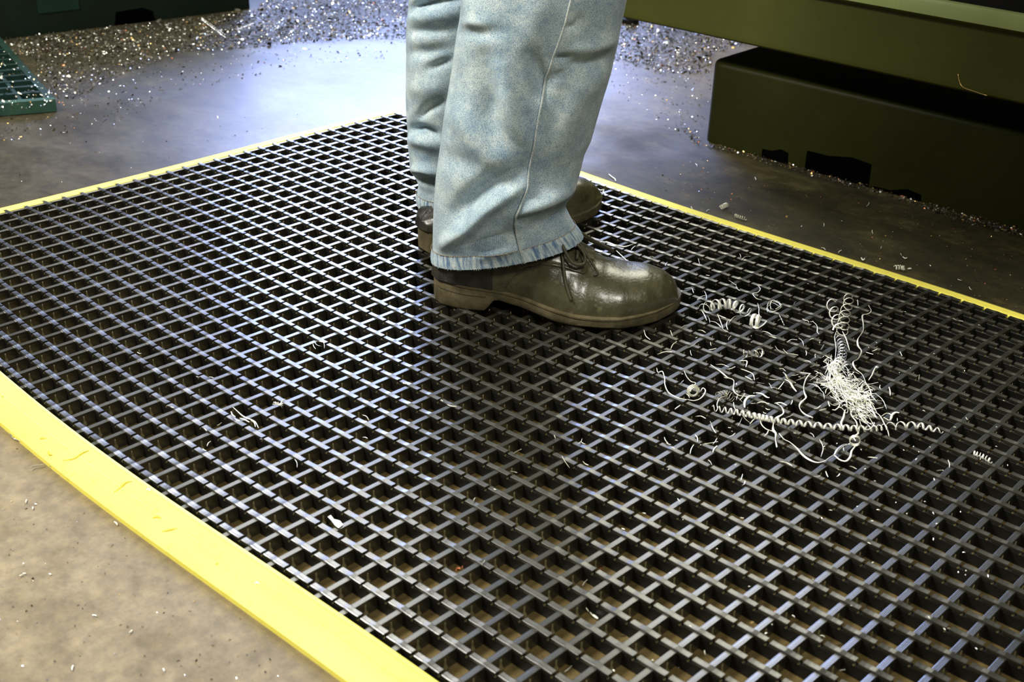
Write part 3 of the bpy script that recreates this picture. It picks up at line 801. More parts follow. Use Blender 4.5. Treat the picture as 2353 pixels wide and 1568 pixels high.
# hem band with puckered light and dark patches, stitching and frayed edge
def hem(rings, nt, parent, kb, seed):
    rn = random.Random(seed)
    band = offset_strip(rings, nt, 0, kb, .035, 'hem_band', mHem, parent)
    pts = []
    c_ = sum(rings[kb])/nt
    for k in range(nt+1):
        p = rings[kb][k % nt]; d = p-c_; d[2] = 0; d /= np.linalg.norm(d); pts.append(p+d*.05)
    mb = MB()
    sp_ = smooth_path(pts, nt*3)
    for k in range(0, len(sp_)-3, 3): mb.loft(tube_rings(sp_[k:k+3], .013, 4))
    mb.obj('hem_stitching', mThread, parent)
    mb = MB()
    for k in range(nt*4):
        q = rn.random()*nt; a_ = int(q); p = rings[0][a_ % nt]*(1-(q-a_))+rings[0][(a_+1) % nt]*(q-a_)
        d = np.array([rn.uniform(-.035, .035), rn.uniform(-.035, .035), rn.uniform(-.055, .01)])
        mb.loft(tube_rings([p, p+d*.6+np.array([rn.uniform(-.02, .02), 0, 0]), p+d], .007, 3))
    tag(mb.obj('frayed_thread', mPale, parent), kind='stuff')
hem(rings1, 150, leg1, 6, 3); hem(rings2, 110, leg2, 5, 5)
# side seam of the near leg, traced over the folds
seamtab = [(-60, 1324), (0, 1312), (76, 1294), (153, 1267), (217, 1252), (258, 1242), (319, 1229), (400, 1216), (436, 1209.4), (470, 1195), (493, 1185.6), (517, 1184), (545, 1189), (570, 1194.6), (603, 1203.5)]
def seam_pts(off, k_rng, dx=0):
    pts = []
    for k in k_rng:
        best = None
        for q in range(150):
            a_ = 2*math.pi*q/150
            if math.sin(a_) < 0: continue
            x_, y_ = info1[k][q]; tx = interp(y_, [s_[0] for s_ in seamtab], [s_[1] for s_ in seamtab])+dx
            q2 = (q+1) % 150; x2, y2 = info1[k][q2]; tx2 = interp(y2, [s_[0] for s_ in seamtab], [s_[1] for s_ in seamtab])+dx
            d1, d2 = x_-tx, x2-tx2
            if d1*d2 <= 0:
                t = abs(d1)/(abs(d1)+abs(d2)+1e-9); p = rings1[k][q]*(1-t)+rings1[k][q2]*t
                c_ = sum(rings1[k])/150; d = p-c_; d[2] = 0; d /= np.linalg.norm(d); best = p+d*off; break
        if best is not None: pts.append(best)
    return pts
sp_ = seam_pts(.03, range(0, NR))
mb = MB(); mb.loft(tube_rings(sp_, .065, 8, .7)); o = mb.obj('side_seam', mDenimW, leg1, smooth=True); o.data.uv_layers.new(name='cloth')
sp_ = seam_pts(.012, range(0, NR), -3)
mb = MB(); mb.loft(tube_rings(sp_, .02, 5)); mb.obj('seam_shadow_line', mDenimB, leg1, smooth=True)  # thin dark tube along the seam, painting its shadow

# body inside the clothes: one continuous skin
def body():
    me = bpy.data.meshes.new('body')
    def c3(p): return w3(p)-person.location
    cl = sum(rings1[60])/150; cl2 = sum(rings2[50])/110
    J = [((19.6, 11.4, 33), .13), ((19.6, 11.4, 29.5), .13), ((21.2, 12.6, 28), .085), ((23.2, 12.2, 15.5), .052), (tuple(cl), .042), ((22.3, 13.4, 2.3), .030), ((23.6, 12.2, 1.35), .024), ((25.6, 10.7, .98), .018),
         ((18.0, 10.2, 28), .085), ((18.3, 8.6, 15.5), .052), (tuple(cl2), .040), ((16.9, 10.2, 2.3), .030), ((17.4, 8.3, 1.35), .024), ((18.0, 5.8, .98), .018)]
    E = [(0, 1), (1, 2), (2, 3), (3, 4), (4, 5), (5, 6), (6, 7), (1, 8), (8, 9), (9, 10), (10, 11), (11, 12), (12, 13)]
    me.from_pydata([c3(p) for p, _ in J], E, [])
    o = bpy.data.objects.new('body', me); sc.collection.objects.link(o)
    sk = o.modifiers.new('skin', 'SKIN')
    for v, (_, r_) in zip(me.skin_vertices[0].data, J): v.radius = (r_, r_)
    me.skin_vertices[0].data[0].use_root = True
    sb = o.modifiers.new('sub', 'SUBSURF'); sb.levels = 2; sb.render_levels = 2
    dg = bpy.context.evaluated_depsgraph_get(); ev = bpy.data.meshes.new_from_object(o.evaluated_get(dg))
    bpy.data.objects.remove(o); ev.name = 'body'; ev.materials.clear(); ev.materials.append(mSkin)
    b_ = bpy.data.objects.new('body', ev); sc.collection.objects.link(b_); b_.parent = person
    ev.shade_smooth(); return b_
body()

#SWARF#
# ------------------------------------------------------------------ swarf on the mat and floor
LBL = 'small bright sliver of steel swarf lying on the black mat'
GRP = 'small slivers of swarf scattered on the mat'
def path3(pts, h=.07, n=None, base=0.0):
    q = []
    for k, p in enumerate(pts):
        hh = p[2] if len(p) > 2 else h
        q.append(at(p[0], p[1], base+hh))
    return smooth_path(q, n or max(8, 5*len(q)))
def strand(pts, r_=.03, label=LBL, group=None, mat=None, flat=.35, twist=0.0, h=.07, n=None, base=0.0, name='metal_shaving', taper=.35):
    sp = path3(pts, h, n, base); m = len(sp)
    rr = [.72*r_*(taper+(1-taper)*math.sin(math.pi*(k+.5)/m)**.5) for k in range(m)]
    mb = MB(); mb.loft(tube_rings(sp, rr, 6, flat, twist)); o = mb.obj(name, mat or mSwarf, None, smooth=True, fix=False)
    tag(o, label, 'metal shaving', group); return o
def helix_pts(pts, rad, turns, h=None, base=0.0, per=12, phase=0.0, taper=(1, 1), sq=1.0):
    hh = rad+.04 if h is None else h
    n = int(turns*per); ax_ = path3([(p[0], p[1], (p[2] if len(p) > 2 else hh)) for p in pts], hh, n, base); out = []
    for k in range(n):
        t = ax_[min(k+1, n-1)]-ax_[max(k-1, 0)]; t = t/(np.linalg.norm(t)+1e-9)
        a_ = np.cross(t, [0, 0, 1.]); a_ /= np.linalg.norm(a_)+1e-9; b_ = np.cross(a_, t)
        q = phase+2*math.pi*k/per; R_ = rad*(taper[0]+(taper[1]-taper[0])*k/n)
        out.append(ax_[k]+a_*R_*math.cos(q)*sq+b_*R_*math.sin(q))
    return out
def coil(pts, rad, turns, r_=.03, label='', mat=None, flat=.3, h=None, base=0.0, phase=0.0, taper=(1, 1), name='coiled_shaving', per=12, sq=1.0):
    mb = MB(); mb.loft(tube_rings(helix_pts(pts, rad, turns, h, base, per, phase, taper, sq), r_*.75, 6, flat)); o = mb.obj(name, mat or mSwarf, None, smooth=True, fix=False)
    tag(o, label, 'metal shaving'); return o
def ribbon_helix(pts, rad, turns, width, label, mat=None, base=0.0, h=None, per=12, taper=(1, 1), name='coiled_shaving', phase=0):
    """flat ribbon wound about an axis: the ribbon's width runs along the axis"""
    hp_ = helix_pts(pts, rad, turns, h, base, per, phase, taper); n = len(hp_)
    hh = rad+.04 if h is None else h
    ax_ = path3([(p[0], p[1], (p[2] if len(p) > 2 else hh)) for p in pts], hh, n, base)
    v = []; f_ = []
    for k in range(n):
        t = ax_[min(k+1, n-1)]-ax_[max(k-1, 0)]; t = t/(np.linalg.norm(t)+1e-9)
        out = hp_[k]-ax_[k]; out /= np.linalg.norm(out)+1e-9
        w_ = width*.5*min(1, .25+3*min(k, n-1-k)/n)
        for a_, o_ in ((-1, 0), (0, .010), (1, 0), (0, -.012)): v.append(hp_[k]+t*w_*a_+out*o_)
    for k in range(n-1):
        for q in range(4): f_.append((k*4+q, k*4+(q+1) % 4, k*4+4+(q+1) % 4, k*4+4+q))
    o = mesh_obj(name, v, f_, mat or mSwarf, None, smooth=True, fix=True); tag(o, label, 'metal shaving'); return o

ribbon_helix([(1636, 938), (1688, 947), (1739, 957), (1776, 965), (1841, 974), (1926, 982), (1994, 986), (2040, 981)], .105, 27, .105, 'longest twisted swarf curl running from the left under the pale tangle', mSwarfW, per=12)
ribbon_helix([(2042, 981), (2078, 978), (2113, 979), (2140, 986), (2168, 992)], .15, 6, .09, 'open corkscrew curl at the right tip of the longest twisted curl', mSwarfW, taper=(1, .5))
coil([(1948, 682), (1950, 694), (1944, 712), (1940, 730), (1938, 748), (1934, 762)], .24, 6.2, .026, 'thin round wire coil standing out topmost above the pale tangle', mSwarf, 1.0, h=.30, taper=(.75, 1))
coil([(1908, 693), (1915, 714), (1922, 735), (1926, 760)], .20, 3.6, .050, 'loose ribbon curl just left of the topmost wire coil', mSwarfW, .35)
ribbon_helix([(1928, 778), (1934, 792), (1937, 806), (1934, 820), (1930, 834)], .17, 8, .085, 'tight bluish white coil between the topmost wire coil and the tangle', mFlake)
coil([(1930, 832), (1922, 842), (1914, 850)], .20, 3.2, .05, 'short white loops at the upper edge of the pale tangle', mSwarfW, .4)
coil([(1945, 838), (1948, 850)], .15, 2, .04, 'small bright ring right of the tight bluish coil', mFlake, .5)
strand([(1924, 757, .2), (1918, 775, .25), (1921, 800, .2), (1919, 826, .2)], .022, 'thin wire linking the upper coils to the tangle', None, mSwarf, 1)
strand([(1936, 762, .2), (1944, 778, .35), (1952, 805, .2)], .035, 'short arched ribbon beside the tight bluish coil', None, mSwarfW, .5)
strand([(1996, 702, .1), (2002, 715, .2), (1994, 722, .12), (1982, 725, .08), (1984, 745, .1), (1983, 762, .1), (1971, 780, .1), (1972, 795, .12), (1980, 808, .1), (1972, 825, .1), (1960, 833, .1), (1966, 848, .1), (1982, 862, .1), (1990, 882, .12), (1999, 896, .1), (2004, 914, .08)],
       .058, 'long wavy ribbon curving down the right side of the tangle', None, mSwarf, .4, .15, n=80)
ribbon_helix([(1615, 712), (1630, 704), (1650, 700), (1668, 699), (1686, 702), (1703, 711), (1724, 722)], .22, 7.5, .12, 'fat pale corkscrew curl just right of the shoe toe', mSwarfW)
coil([(1728, 736, .3), (1737, 739, .3), (1745, 741, .3)], .26, 1.8, .10, 'broad pale C-shaped curl at the end of the fat corkscrew', mSwarfW, .35)
strand([(1722, 745, .1), (1737, 755, .15), (1752, 748, .15), (1762, 738, .08)], .06, 'curved tail under the broad C-shaped curl', None, mSwarfW, .4)
for k, (cx, cy, rx, ry) in enumerate(((1780, 704, 17, 11), (1778, 707, 15, 10), (1783, 701, 13, 9))):
    pts = [(cx+rx*math.cos(a_), cy+ry*math.sin(a_)-3*math.sin(2*a_), .12+.12*math.sin(a_+k)) for a_ in np.linspace(k, k+6.0, 14)]
    strand(pts, .022, ['outer loop of the thin wire nest right of the fat corkscrew', 'middle loop of the thin wire nest right of the fat corkscrew', 'inner loop of the thin wire nest right of the fat corkscrew'][k], None, mSwarf, .8)
strand([(1740, 655), (1747, 664), (1741, 672), (1730, 675), (1738, 686), (1750, 689)], .03, 'hooked strand above the thin wire nest', None, mSwarfW, .6)
strand([(1741, 697), (1744, 710), (1744, 722), (1750, 730)], .026, 'short upright strand left of the thin wire nest', None, mSwarf, .7)
strand([(1764, 718), (1762, 708), (1772, 698)], .022, 'kinked wire at the left of the thin wire nest', None, mSwarf, .8)
strand([(1790, 723), (1796, 735), (1802, 748)], .030, 'beaded strand hanging below the thin wire nest', None, mSwarf, .5, .9)
coil([(1592, 899, .12), (1594, 900, .16)], .23, 2.6, .035, 'flat watch-spring spiral left of the swarf heap', mSwarf, .9, taper=(1, .5))
strand([(1578, 918), (1594, 921), (1608, 917), (1618, 907), (1621, 897), (1615, 892), (1611, 898)], .035, 'hooked ribbon cupping the flat spiral', None, mSwarf, .5)
strand([(1509, 846, .1), (1512, 856), (1522, 854), (1527, 870), (1528, 885), (1536, 902), (1556, 914), (1578, 919)], .030, 'long bowed wire leading left from the flat spiral', None, mSwarfW, .7)
strand([(1572, 852), (1578, 866), (1588, 877), (1598, 880), (1596, 886)], .024, 'thin wire just above the flat spiral', None, mSwarf, .8)
strand([(1633, 838), (1646, 848), (1660, 858), (1672, 868), (1686, 875), (1685, 896), (1696, 908), (1716, 912)], .042, 'long kinked ribbon crossing left of the swarf heap', None, mSwarfW, .5, .2)
coil([(1650, 912), (1668, 908), (1684, 914)], .16, 6, .018, 'small dull spring left of the swarf heap', mSwarfD, 1)
strand([(1649, 940), (1648, 928), (1655, 915), (1670, 910)], .026, 'wire hook rising from the long twisted curl', None, mSwarf, .8)
strand([(1711, 937), (1712, 922), (1722, 911), (1735, 910)], .065, 'broad curved flake above the long twisted curl', None, mSwarfW, .35)
strand([(1736, 903), (1750, 905), (1762, 913), (1768, 914)], .06, 'blade-like flake left of the swarf heap', None, mSwarfW, .3)
strand([(1739, 927), (1752, 924), (1768, 929)], .04, 'short wavy flake above the twisted curl', None, mSwarf, .5)
strand([(1860, 860), (1852, 872), (1847, 889), (1848, 903), (1852, 914), (1842, 924), (1837, 934), (1841, 945), (1852, 954), (1868, 960)], .05, 'S-shaped ribbon left of the pale tangle', None, mSwarfW, .45, .12)
strand([(1785, 928), (1795, 935), (1800, 950), (1786, 960), (1778, 972), (1776, 988), (1783, 997), (1782, 1012), (1785, 1028)], .075, 'wide twisted ribbon hanging across the long curl', None, mSwarfW, .35, .2)
strand([(1780, 927), (1795, 926), (1808, 932)], .05, 'forked flake above the long twisted curl', None, mSwarfW, .4)
strand([(1746, 962), (1750, 976), (1760, 986), (1774, 991)], .032, 'thin bowed wire below the long twisted curl', None, mSwarf, .6)
strand([(1790, 996), (1802, 1010), (1815, 1017), (1830, 1030), (1843, 1045), (1858, 1056), (1876, 1063), (1892, 1061), (1906, 1052), (1917, 1045)], .048, 'long sagging ribbon along the bottom of the swarf heap', None, mSwarfW, .4, .1)
strand([(1917, 1047), (1926, 1033), (1938, 1024), (1952, 1021)], .085, 'broad bluish ribbon at the bottom of the swarf heap', None, mFlake, .3)
strand([(1918, 1047), (1930, 1057), (1944, 1060), (1954, 1050), (1957, 1037), (1966, 1025)], .05, 'lowest loop of ribbon at the bottom of the swarf heap', None, mSwarfW, .45)
coil([(1964, 1010, .25), (1965, 1016, .25)], .17, 3, .022, 'small wire ring knot below the pale tangle', mSwarf, 1)
strand([(1968, 984), (1972, 996), (1962, 1004), (1966, 1014)], .045, 'crumpled ribbon joining the tangle to the ring knot', None, mSwarfW, .5)
strand([(1953, 936), (1957, 955), (1968, 970), (1970, 985)], .04, 'strand dropping from the tangle to the twisted curl', None, mSwarfW, .5)
strand([(1942, 942), (1938, 960), (1933, 972), (1936, 981)], .055, 'pale leaf-like flake left below the tangle', None, mSwarfW, .4)
strand([(1973, 945), (1980, 962), (1994, 972), (2010, 974)], .028, 'thin wire curving right below the tangle', None, mSwarf, .8)
strand([(2004, 944), (2018, 952), (2026, 962), (2034, 978), (2040, 990), (2043, 1003)], .035, 'long thin strand dropping right of the tangle', None, mSwarf, .6)
strand([(2024, 958), (2038, 950), (2050, 956), (2044, 966), (2030, 959)], .034, 'folded loop right of the pale tangle', None, mSwarf, .6)
strand([(2046, 966), (2050, 954), (2058, 948), (2066, 949)], .065, 'rounded pale flake at the far right of the tangle', None, mSwarfW, .35)
strand([(2013, 842), (2008, 852), (2004, 862), (1996, 874)], .04, 'spiky tuft right of the long wavy ribbon', None, mSwarf, .5)
strand([(2014, 845, .1), (2017, 843, .16)], .08, 'bright bead tipping the spiky tuft', None, mSwarfW, .8)
coil([(1705, 812), (1722, 815), (1740, 813), (1752, 806)], .14, 4, .035, 'dull curl above the middle of the swarf heap', mSwarfD, .5)
strand([(1742, 803), (1752, 804), (1750, 818), (1744, 822)], .04, 'bright hook beside the dull curl', None, mSwarfW, .5)
strand([(1700, 832), (1714, 822), (1732, 818)], .03, 'shallow arc below the dull curl', None, mSwarfD, .6)
strand([(1698, 830), (1716, 830), (1714, 844)], .036, 'angled flake left of the dull curl', None, mSwarfW, .5)
strand([(1702, 848), (1716, 853), (1730, 860), (1734, 874)], .034, 'drooping ribbon in the middle of the heap', None, mSwarf, .5)
strand([(1800, 856, .1), (1806, 862, .25), (1812, 872, .2), (1828, 880, .1)], .07, 'crumpled grey flake left of the tangle', None, mSwarfD, .4)
strand([(1803, 872), (1815, 878), (1822, 890), (1830, 900)], .06, 'long leaf-shaped flake left of the tangle', None, mSwarfW, .35)
# pale tangle of hair-fine shavings
tg = MB(); rt = random.Random(11); cx0 = at(1950, 905, .2)
def pix_dir(x, y, dx, dy, L_, h0, h1): return [at(x-dx*L_/2, y-dy*L_/2, h0), at(x+rt.uniform(-4, 4), y+rt.uniform(-4, 4), (h0+h1)/2+rt.uniform(-.04, .12)), at(x+dx*L_/2, y+dy*L_/2, h1)]
for k in range(270):
    q = rt.random()
    if q < .62: x = 1952+rt.gauss(0, 27); y = 905+(x-1952)*.35+rt.gauss(0, 15)
    elif q < .85: t = rt.random(); x = 1962+34*t+rt.gauss(0, 9); y = 925+38*t+rt.gauss(0, 9)
    else: x = 1925+rt.gauss(0, 14); y = 880+rt.gauss(0, 13)
    an = rt.gauss(.40, .55); L_ = rt.uniform(14, 50)
    p = pix_dir(x, y, math.cos(an), math.sin(an), L_, rt.uniform(.04, .4), rt.uniform(.04, .5))
    sp = smooth_path(p, 6); w_ = rt.uniform(.010, .020); tg.loft(tube_rings(sp, [w_*.4, w_, w_, w_, w_, w_*.3], 4, .5))
for k in range(45):
    x = 1915+rt.gauss(0, 14); y = 862+rt.gauss(0, 18); an = rt.gauss(1.2, .6); L_ = rt.uniform(20, 55)
    p = pix_dir(x, y, math.cos(an), math.sin(an), L_, rt.uniform(.04, .4), rt.uniform(.04, .4))
    w_ = rt.uniform(.010, .02); tg.loft(tube_rings(smooth_path(p, 6), [w_*.4, w_, w_, w_, w_, w_*.3], 4, .5))
for k in range(26):
    x = rt.uniform(1880, 1995); y = 850+(x-1880)*.75+rt.gauss(0, 22); q0 = at(x, y, .2)
    R_ = rt.uniform(.10, .28); a0 = rt.uniform(0, 6); el = rt.uniform(.4, 1)
    p = [q0+np.array([R_*math.cos(a0+s_), R_*math.sin(a0+s_)*el, .1+.1*math.sin(s_*2)]) for s_ in np.linspace(0, rt.uniform(3, 6), 12)]
    tg.loft(tube_rings(p, rt.uniform(.010, .022), 4, .5))
o = tg.obj('swarf_tangle', mSwarfW, None, smooth=True, fix=False)
tag(o, 'dense pale tangle of hair-fine steel shavings at the centre of the swarf heap', 'metal shavings', None, 'stuff')
# small slivers: position in the photo, length, heading
rs = random.Random(5)
def sliver(x, y, L_=None, an=None, r_=None, mat=None, base=0.0, label=LBL, group=GRP, h=.05):
    L_ = L_ or rs.uniform(8, 26); an = rs.uniform(0, 3.14) if an is None else an; bw = rs.uniform(-.35, .35)*L_
    dx, dy = math.cos(an)*L_/2, math.sin(an)*L_/2
    strand([(x-dx, y-dy), (x-dy/L_*bw, y+dx/L_*bw), (x+dx, y+dy)], r_ or rs.uniform(.015, .033), label, group, mat or rs.choice([mSwarf, mSwarfW, mSwarf, mSwarfD]), rs.uniform(.3, .7), rs.uniform(-.2, .2), h, 7, base)
obs = [(1487, 770, 26, 1.0), (1543, 766, 14, 1.2), (1548, 794, 22, -.9), (1592, 792, 32, -.6), (1528, 812, 34, -.15), (1575, 750, 18, -.3), (1612, 762, 20, .3), (1609, 689, 14, -.1), (1620, 680, 26, 1.4), (1612, 683, 22, -.4), (1585, 665, 24, .1), (1592, 668, 12, 1.2),
       (1643, 745, 30, .5), (1655, 738, 34, 1.2), (1665, 755, 36, .7), (1672, 748, 20, 1.5), (1690, 733, 34, -.5), (1660, 728, 18, .4), (1618, 725, 26, 1.1), (1629, 735, 16, 1.3), (1683, 650, 22, .6), (1696, 663, 14, .9), (1849, 735, 12, .4), (1873, 750, 26, 1.1), (1880, 762, 14, 1.2), (1865, 780, 10, -.3), (1763, 766, 24, .4),
       (1775, 775, 20, .3), (1820, 784, 24, -.2), (1841, 786, 22, 1.0), (1788, 802, 20, .8), (1810, 808, 24, .5), (1826, 815, 16, .2), (1890, 798, 14, -1.0), (1855, 832, 18, .2), (1998, 812, 18, .3), (2010, 805, 12, -.4), (1971, 696, 14, 1.5), (1970, 640, 8, .5), (1793, 700, 10, 1.1), (1826, 697, 8, -1),
       (1610, 960, 24, .2), (1634, 976, 16, 1.3), (1640, 986, 22, 1.1), (1600, 1008, 18, 1.3), (1531, 1012, 16, 1.0), (1536, 1020, 12, .4), (1590, 1033, 24, -1.2), (1632, 1018, 36, -.15), (1546, 1030, 10, .5), (1805, 1066, 32, .3), (1885, 1030, 40, 1.5), (1866, 1000, 14, .8), (1826, 996, 6, .3), (1960, 1075, 18, .4), (2005, 1052, 22, .1),
       (1930, 1078, 16, .2), (1900, 1090, 14, 1.2), (2180, 1066, 18, 1.4), (2160, 1082, 16, -.1), (2240, 1040, 6, .5), (2194, 734, 10, .5), (2208, 738, 10, .1), (2250, 747, 5, .4), (2222, 962, 8, .9), (2194, 982, 6, .2), (2134, 936, 8, .1), (2023, 890, 10, 1.5), (1445, 600, 8, .2), (1467, 565, 9, -.2), (1455, 570, 14, -.8),
       (1498, 592, 14, .1), (1560, 588, 5, .4), (1531, 607, 10, -1.1), (1607, 602, 16, 1.3), (1701, 588, 10, 1.3), (1714, 594, 24, -.4), (1700, 637, 4, 0), (1900, 820, 14, .6), (1872, 842, 22, -.2), (1795, 886, 22, -.9), (1783, 893, 26, .2), (1770, 887, 14, 1.1), (1748, 880, 18, .2), (1720, 869, 18, .5), (1668, 868, 10, .3),
       (1660, 841, 30, .2), (1680, 846, 20, -.3), (1714, 962, 30, .8), (1700, 970, 22, -1.1), (1730, 968, 20, -.8), (1690, 936, 24, 1.2), (1696, 918, 26, .6), (1706, 912, 20, -.9), (1764, 940, 10, .3), (1840, 870, 24, -.4), (1850, 858, 26, .1), (1870, 868, 22, -.6), (1880, 890, 20, .8), (1866, 886, 24, .3),
       (730, 790, 22, .6), (722, 796, 14, 1.1), (744, 793, 16, 1.4), (738, 786, 10, .2), (640, 928, 18, .3), (632, 932, 14, -.4), (650, 924, 16, -.9), (645, 933, 12, .9), (388, 931, 12, -.2), (396, 936, 8, .4), (320, 811, 10, .3), (455, 866, 8, .1), (486, 868, 12, .2), (504, 975, 12, -.6), (472, 988, 10, .8), (536, 952, 16, .9),
       (545, 964, 14, .4), (562, 966, 24, .4), (582, 974, 18, 1.0), (680, 1065, 20, 1.3), (839, 1007, 12, .2), (840, 960, 20, .7), (836, 970, 14, -.3), (930, 882, 10, .2), (1038, 932, 22, .2), (1015, 921, 6, .7), (1040, 933, 10, .1), (1137, 1125, 6, .3), (1300, 1062, 32, 1.0), (1346, 1065, 16, .6), (1188, 1038, 22, -.5),
       (1275, 1004, 8, 1.2), (1333, 1014, 14, -.9), (1340, 1018, 12, .5), (1090, 1148, 8, -1.1), (1180, 1085, 18, .2), (1110, 1292, 12, -.8), (1106, 1298, 8, 1.0), (1344, 1340, 18, -.9), (1025, 1238, 5, .2), (984, 1356, 5, .2), (1363, 1414, 20, .75), (1350, 1402, 12, 1.0), (1540, 1318, 6, .2), (1500, 1518, 5, 0), (1410, 1542, 6, .8),
       (1305, 1538, 22, -.7), (1890, 1463, 12, .3), (1935, 1541, 14, -.2), (1620, 1500, 10, 1.4), (1823, 1417, 8, .6), (2170, 1446, 6, .8), (2180, 1444, 6, .2), (600, 1010, 6, 0), (480, 1020, 14, -.9), (470, 1034, 10, .5), (596, 1064, 12, -.2), (1432, 1216, 8, .4), (1480, 1180, 8, .2), (1560, 1150, 10, .9), (1705, 1190, 8, .2)]
sl = [(x, y, L_, an) for x, y, L_, an in obs]
while len(sl) < len(obs)+45:
    x = rs.gauss(1790, 130); y = rs.gauss(900, 85)
    if x < 1600 and y < 780: continue
    sl.append((x, y, rs.uniform(7, 20), rs.uniform(0, 3.14)))
LM = [('the shoe toe', 1555, 700), ('the fat corkscrew curl', 1670, 708), ('the thin wire nest', 1780, 704), ('the topmost wire coil', 1943, 720), ('the flat watch-spring spiral', 1593, 900), ('the pale tangle', 1950, 905), ('the ring knot', 1964, 1012), ('the dull curl', 1728, 812),
      ('the long twisted curl', 1740, 958), ('the open corkscrew tip', 2120, 980), ('the shoelace bow', 1340, 575), ('the star-shaped tuft', 640, 929), ('the white jammed flake', 770, 1200), ('the copper crumbs', 1060, 1303), ('the far shoe tip', 1385, 440), ('the small dull spring', 1668, 910), ('the lone twisted curl', 2258, 1050)]
recs = []
for x, y, L_, an in sl:
    nm, lx, ly = min(LM, key=lambda q: math.hypot(q[1]-x, (q[2]-y)*1.3)); dx, dy = x-lx, y-ly
    dr = ('right of' if dx > 0 else 'left of') if abs(dx) > abs(dy)*1.1 else ('below' if dy > 0 else 'above')
    mt_ = rs.choice([mSwarf, mSwarfW, mSwarf, mSwarfD]); shade = 'dull' if mt_ is mSwarfD else ('pale' if mt_ is mSwarfW else 'bright')
    ln = 'tiny' if L_ < 10 else ('short' if L_ < 18 else 'long')
    recs.append([x, y, L_, an, mt_, math.hypot(dx, dy), f'{ln} {shade} sliver of swarf', f'{dr} {nm}'])
ORD = ['nearest', 'second nearest', 'third nearest', 'fourth nearest', 'fifth nearest', 'sixth nearest', 'seventh nearest', 'eighth nearest', 'ninth nearest', 'tenth nearest', 'eleventh nearest', 'twelfth nearest']
keys = {}
for q in recs: keys.setdefault((q[6], q[7]), []).append(q)
for (a_, b_), lst in keys.items():
    lst.sort(key=lambda q: q[5])
    for k, q in enumerate(lst):
        lb = f'{a_} {b_}' if len(lst) == 1 else f'{a_}, {ORD[min(k, 11)]} of those {b_}'
        sliver(q[0], q[1], q[2], q[3], None, q[4], label=lb)
mbk = MB()
for k in range(90):
    x = rs.uniform(1500, 2340); y = rs.uniform(650, 1500)
    if y < 475+(x-1500)*.34+30: continue
    p = at(x, y, rs.uniform(.0, .03)); a_ = rs.uniform(0, 6.28); q = rs.uniform(.02, .055); d = np.array([math.cos(a_), math.sin(a_), rs.uniform(-.1, .3)])*q
    mbk.loft(tube_rings([p-d, p+np.array([0, 0, .015]), p+d], [.006, .018, .008], 4, .6))
tag(mbk.obj('swarf_dust', mSwarfW, None, fix=False), 'specks of swarf dust caught on the right half of the mat', 'swarf', None, 'stuff')
# white flake in a cell near the yellow edge, and copper crumbs
mb = MB()
fpix = [(753, 1188), (760, 1184), (767, 1193), (781, 1197), (788, 1206), (778, 1214), (770, 1208), (762, 1196)]
mb.loft([[at(x, y, -.12+.012*k_) for k_, (x, y) in enumerate(fpix)], [at(x, y, -.07+.012*k_) for k_, (x, y) in enumerate(fpix)]])
o = mb.obj('paint_flake', mSwarfW, None); tag(o, 'white flake jammed in a mat cell near the broad yellow edge', 'flake')
for x, y, lb in ((1053, 1308, 'left of two copper crumbs lying under the mat grid'), (1067, 1302, 'right of two copper crumbs lying under the mat grid')):
    strand([(x-5, y+2), (x, y-3), (x+5, y)], .06, lb, None, mCop, .7, 0, .05, 7, FL)
strand([(1362, 1413), (1374, 1422)], .06, 'bright leaf-shaped chip down in a cell near the bottom edge', None, mSwarfW, .4, 0, .12, 7, FL)
# curl over the far toe
strand([(1372, 432, .1), (1380, 437, .2), (1388, 436, .1), (1386, 442, .1), (1396, 449, .1)], .045, 'bright twist of swarf at the tip of the far shoe', None, mSwarfW, .4)
strand([(1353, 556, .1), (1362, 560, .12), (1378, 557, .12), (1395, 557, .1), (1415, 563, .1), (1435, 567, .1), (1455, 561, .1)], .045, 'long wavy ribbon beyond the shoelace bow', None, mSwarfW, .4, .3)
strand([(1416, 576), (1430, 589), (1443, 601)], .035, 'forked splinter beyond the toe of the near shoe', None, mSwarf, .5)
strand([(1399, 400), (1406, 406), (1413, 411), (1415, 416)], .05, 'pale kinked chip on the floor just beyond the yellow edge', None, mSwarfW, .4, 0, .06, None, FL)
# chips on the floor
FLB = 'small bright swarf chip lying on the bare floor'; FGR = 'small swarf chips on the floor'
flo = [(266, 1203), (48, 1322), (56, 1318), (115, 1320), (217, 1415), (376, 1540), (300, 1452), (167, 1535), (341, 1125), (60, 1152), (202, 1138), (75, 1168), (1600, 380), (1736, 410), (1420, 1), (2005, 533), (2070, 585), (1890, 570), (1895, 572), (1893, 517), (2025, 569), (1930, 578), (2205, 643), (2230, 663), (1994, 470), (1664, 474), (1590, 478), (1627, 484)]
FLM = [('the dark bowed wire on the near floor', 85, 1072), ('the upper silver shaving', 30, 998), ('the lower left photo corner', 0, 1568), ('the upper tiny floor coil', 1664, 473), ('the lower tiny floor coil', 1702, 499), ('the short pale floor coil', 2068, 615), ('the corner of the olive machine', 1608, 318)]
fk = {}
for x, y in flo:
    nm, lx, ly = min(FLM, key=lambda q: math.hypot(q[1]-x, q[2]-y)); fk.setdefault(nm, []).append((math.hypot(lx-x, ly-y), x, y))
for nm, lst in fk.items():
    for k, (d_, x, y) in enumerate(sorted(lst)):
        sliver(x, y, rs.uniform(5, 12), base=FL, label=f'small pale floor chip, {ORD[min(k, 11)]} to {nm}'.replace('nearest to', 'nearest'), group=FGR, r_=.03, mat=rs.choice([mSwarf, mSwarfW]))
coil([(1657, 477), (1671, 470)], .10, 5, .03, 'tiny coil on the dark floor near the yellow edge, upper of two', mSwarf, .6, base=FL)
